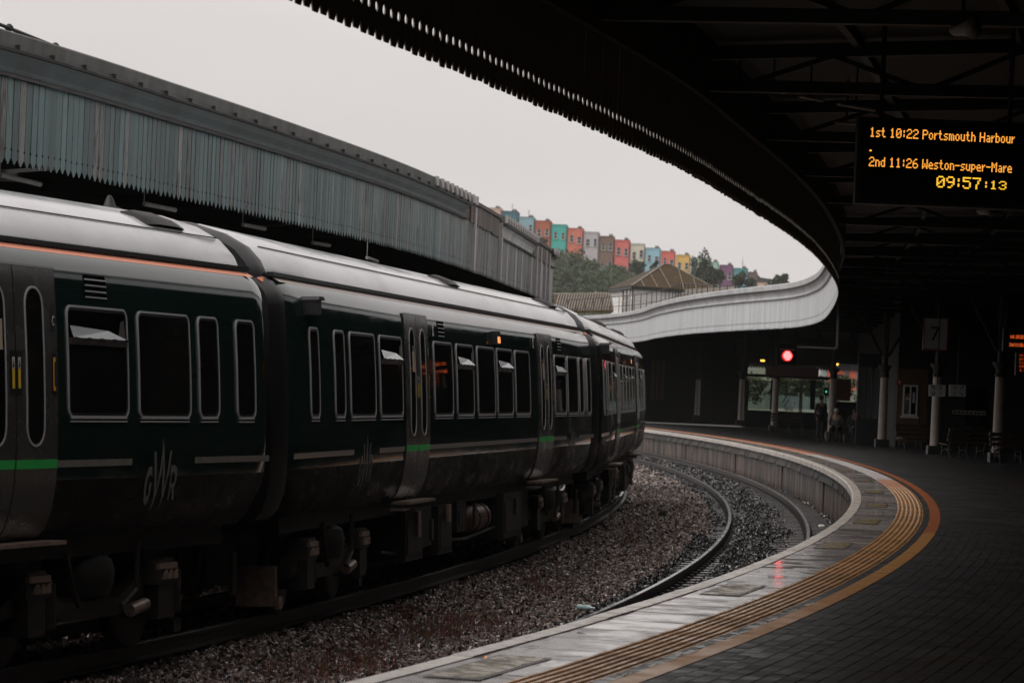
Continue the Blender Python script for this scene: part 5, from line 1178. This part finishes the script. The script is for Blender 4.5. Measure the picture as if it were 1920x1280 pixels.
# ------------------------------------------------------------------ weeds and litter among the ballast
m_weed = M('rusty_weed', (.16,.035,.025), .7, c2=(.09,.05,.02), scale=8); m_weedg = M('green_weed', (.05,.06,.02), .7)
def weeds():
    rg = np.random.default_rng(5); mb = MB(); mg = MB()
    spots = [(860,1180,1.1,150),(905,1172,.6,70),(800,1190,.6,70),(700,1210,.3,26),(600,1262,.8,90),(690,1255,.5,40),(1020,1112,.5,50),(1200,990,.5,40),(1180,1010,.4,26),(1150,880,.3,20),(760,1150,.4,26),(640,1235,.3,20),(1220,950,.3,16),(1000,1090,.4,22),(520,1265,.6,40)]
    for px, py, rad, n in spots:
        g = gpt(px, py, -.18)
        for k in range(n*3):
            x, y = g.x+rg.normal()*rad*.28, g.y+rg.normal()*rad*1.1; h = rg.uniform(.04,.15); a = rg.uniform(0,6.28); lx, ly = rg.normal(0,.03), rg.normal(0,.03); wd = .006
            v = [(x-wd*math.cos(a),y-wd*math.sin(a),-.2),(x+wd*math.cos(a),y+wd*math.sin(a),-.2),(x+lx,y+ly,-.2+h+.05)]
            (mb if rg.uniform() < .82 else mg).add(v, [(0,1,2)])
    tag(mb.build('weeds', m_weed), 'clumps of rust red weeds growing in the ballast', 'weeds', kind='stuff'); tag(mg.build('grass_tufts', m_weedg), 'sparse green blades among the red weeds', 'grass', kind='stuff')
    g = gpt(1243, 968, -.18); t = empty('weed_tuft', (g.x,g.y,-.2), 0, 'small dark green tuft growing alone in the ballast', 'plant'); m = MB()
    for k in range(60):
        a = rg.uniform(0,6.28); r = rg.uniform(.02,.16); m.add([(r*.3*math.cos(a)-.012,r*.3*math.sin(a),0),(r*.3*math.cos(a)+.012,r*.3*math.sin(a),0),(r*math.cos(a),r*math.sin(a),rg.uniform(.08,.22))], [(0,1,2)])
    m.build('leaves', m_weedg, t)
    g = gpt(1097, 1138, -.13); b = empty('plastic_bottle', (g.x,g.y,-.13), R(60), 'crushed pale blue plastic bottle beside the curved rail', 'bottle')
    q = auto_smooth(MB().lathe([(.0,-.10),(.032,-.10),(.034,-.05),(.028,-.02),(.034,.01),(.033,.06),(.012,.10),(.012,.12)], n=12).build('body', M('bottle_plastic', (.35,.47,.48), .15), b), 50); q.matrix_basis = Matrix.Rotation(R(90), 4, 'X')
    q = MB().cyl((0,0,.118),(0,0,.135),.014,.014,10).build('cap', m_white, b); q.matrix_basis = Matrix.Rotation(R(90), 4, 'X')
    g = gpt(1540, 986, -.1); b = empty('drink_can', (g.x,g.y,-.1), R(20), 'small white can lying at the foot of the platform wall', 'can')
    q = auto_smooth(MB().lathe([(.0,-.058),(.026,-.058),(.033,-.05),(.033,.05),(.026,.058),(0,.058)], n=14).build('body', m_white, b), 40); q.matrix_basis = Matrix.Rotation(R(90), 4, 'Y')
weeds()

# ------------------------------------------------------------------ thin rain haze, added to lift the blacks
hz = MB().box(-1400, 1400, -120, 1390, -2, 110).build('haze', m_dirt); hz.data.materials.clear()
mh = bpy.data.materials.new('black_lift_haze'); mh.use_nodes = True; nh = mh.node_tree; nh.nodes.remove(nh.nodes['Principled BSDF'])
pv = nh.nodes.new('ShaderNodeVolumePrincipled'); pv.inputs['Density'].default_value = .00011; pv.inputs['Color'].default_value = (.95,.94,.93,1)
nh.links.new(pv.outputs[0], nh.nodes['Material Output'].inputs['Volume']); hz.data.materials.append(mh); tag(hz, kind='stuff')
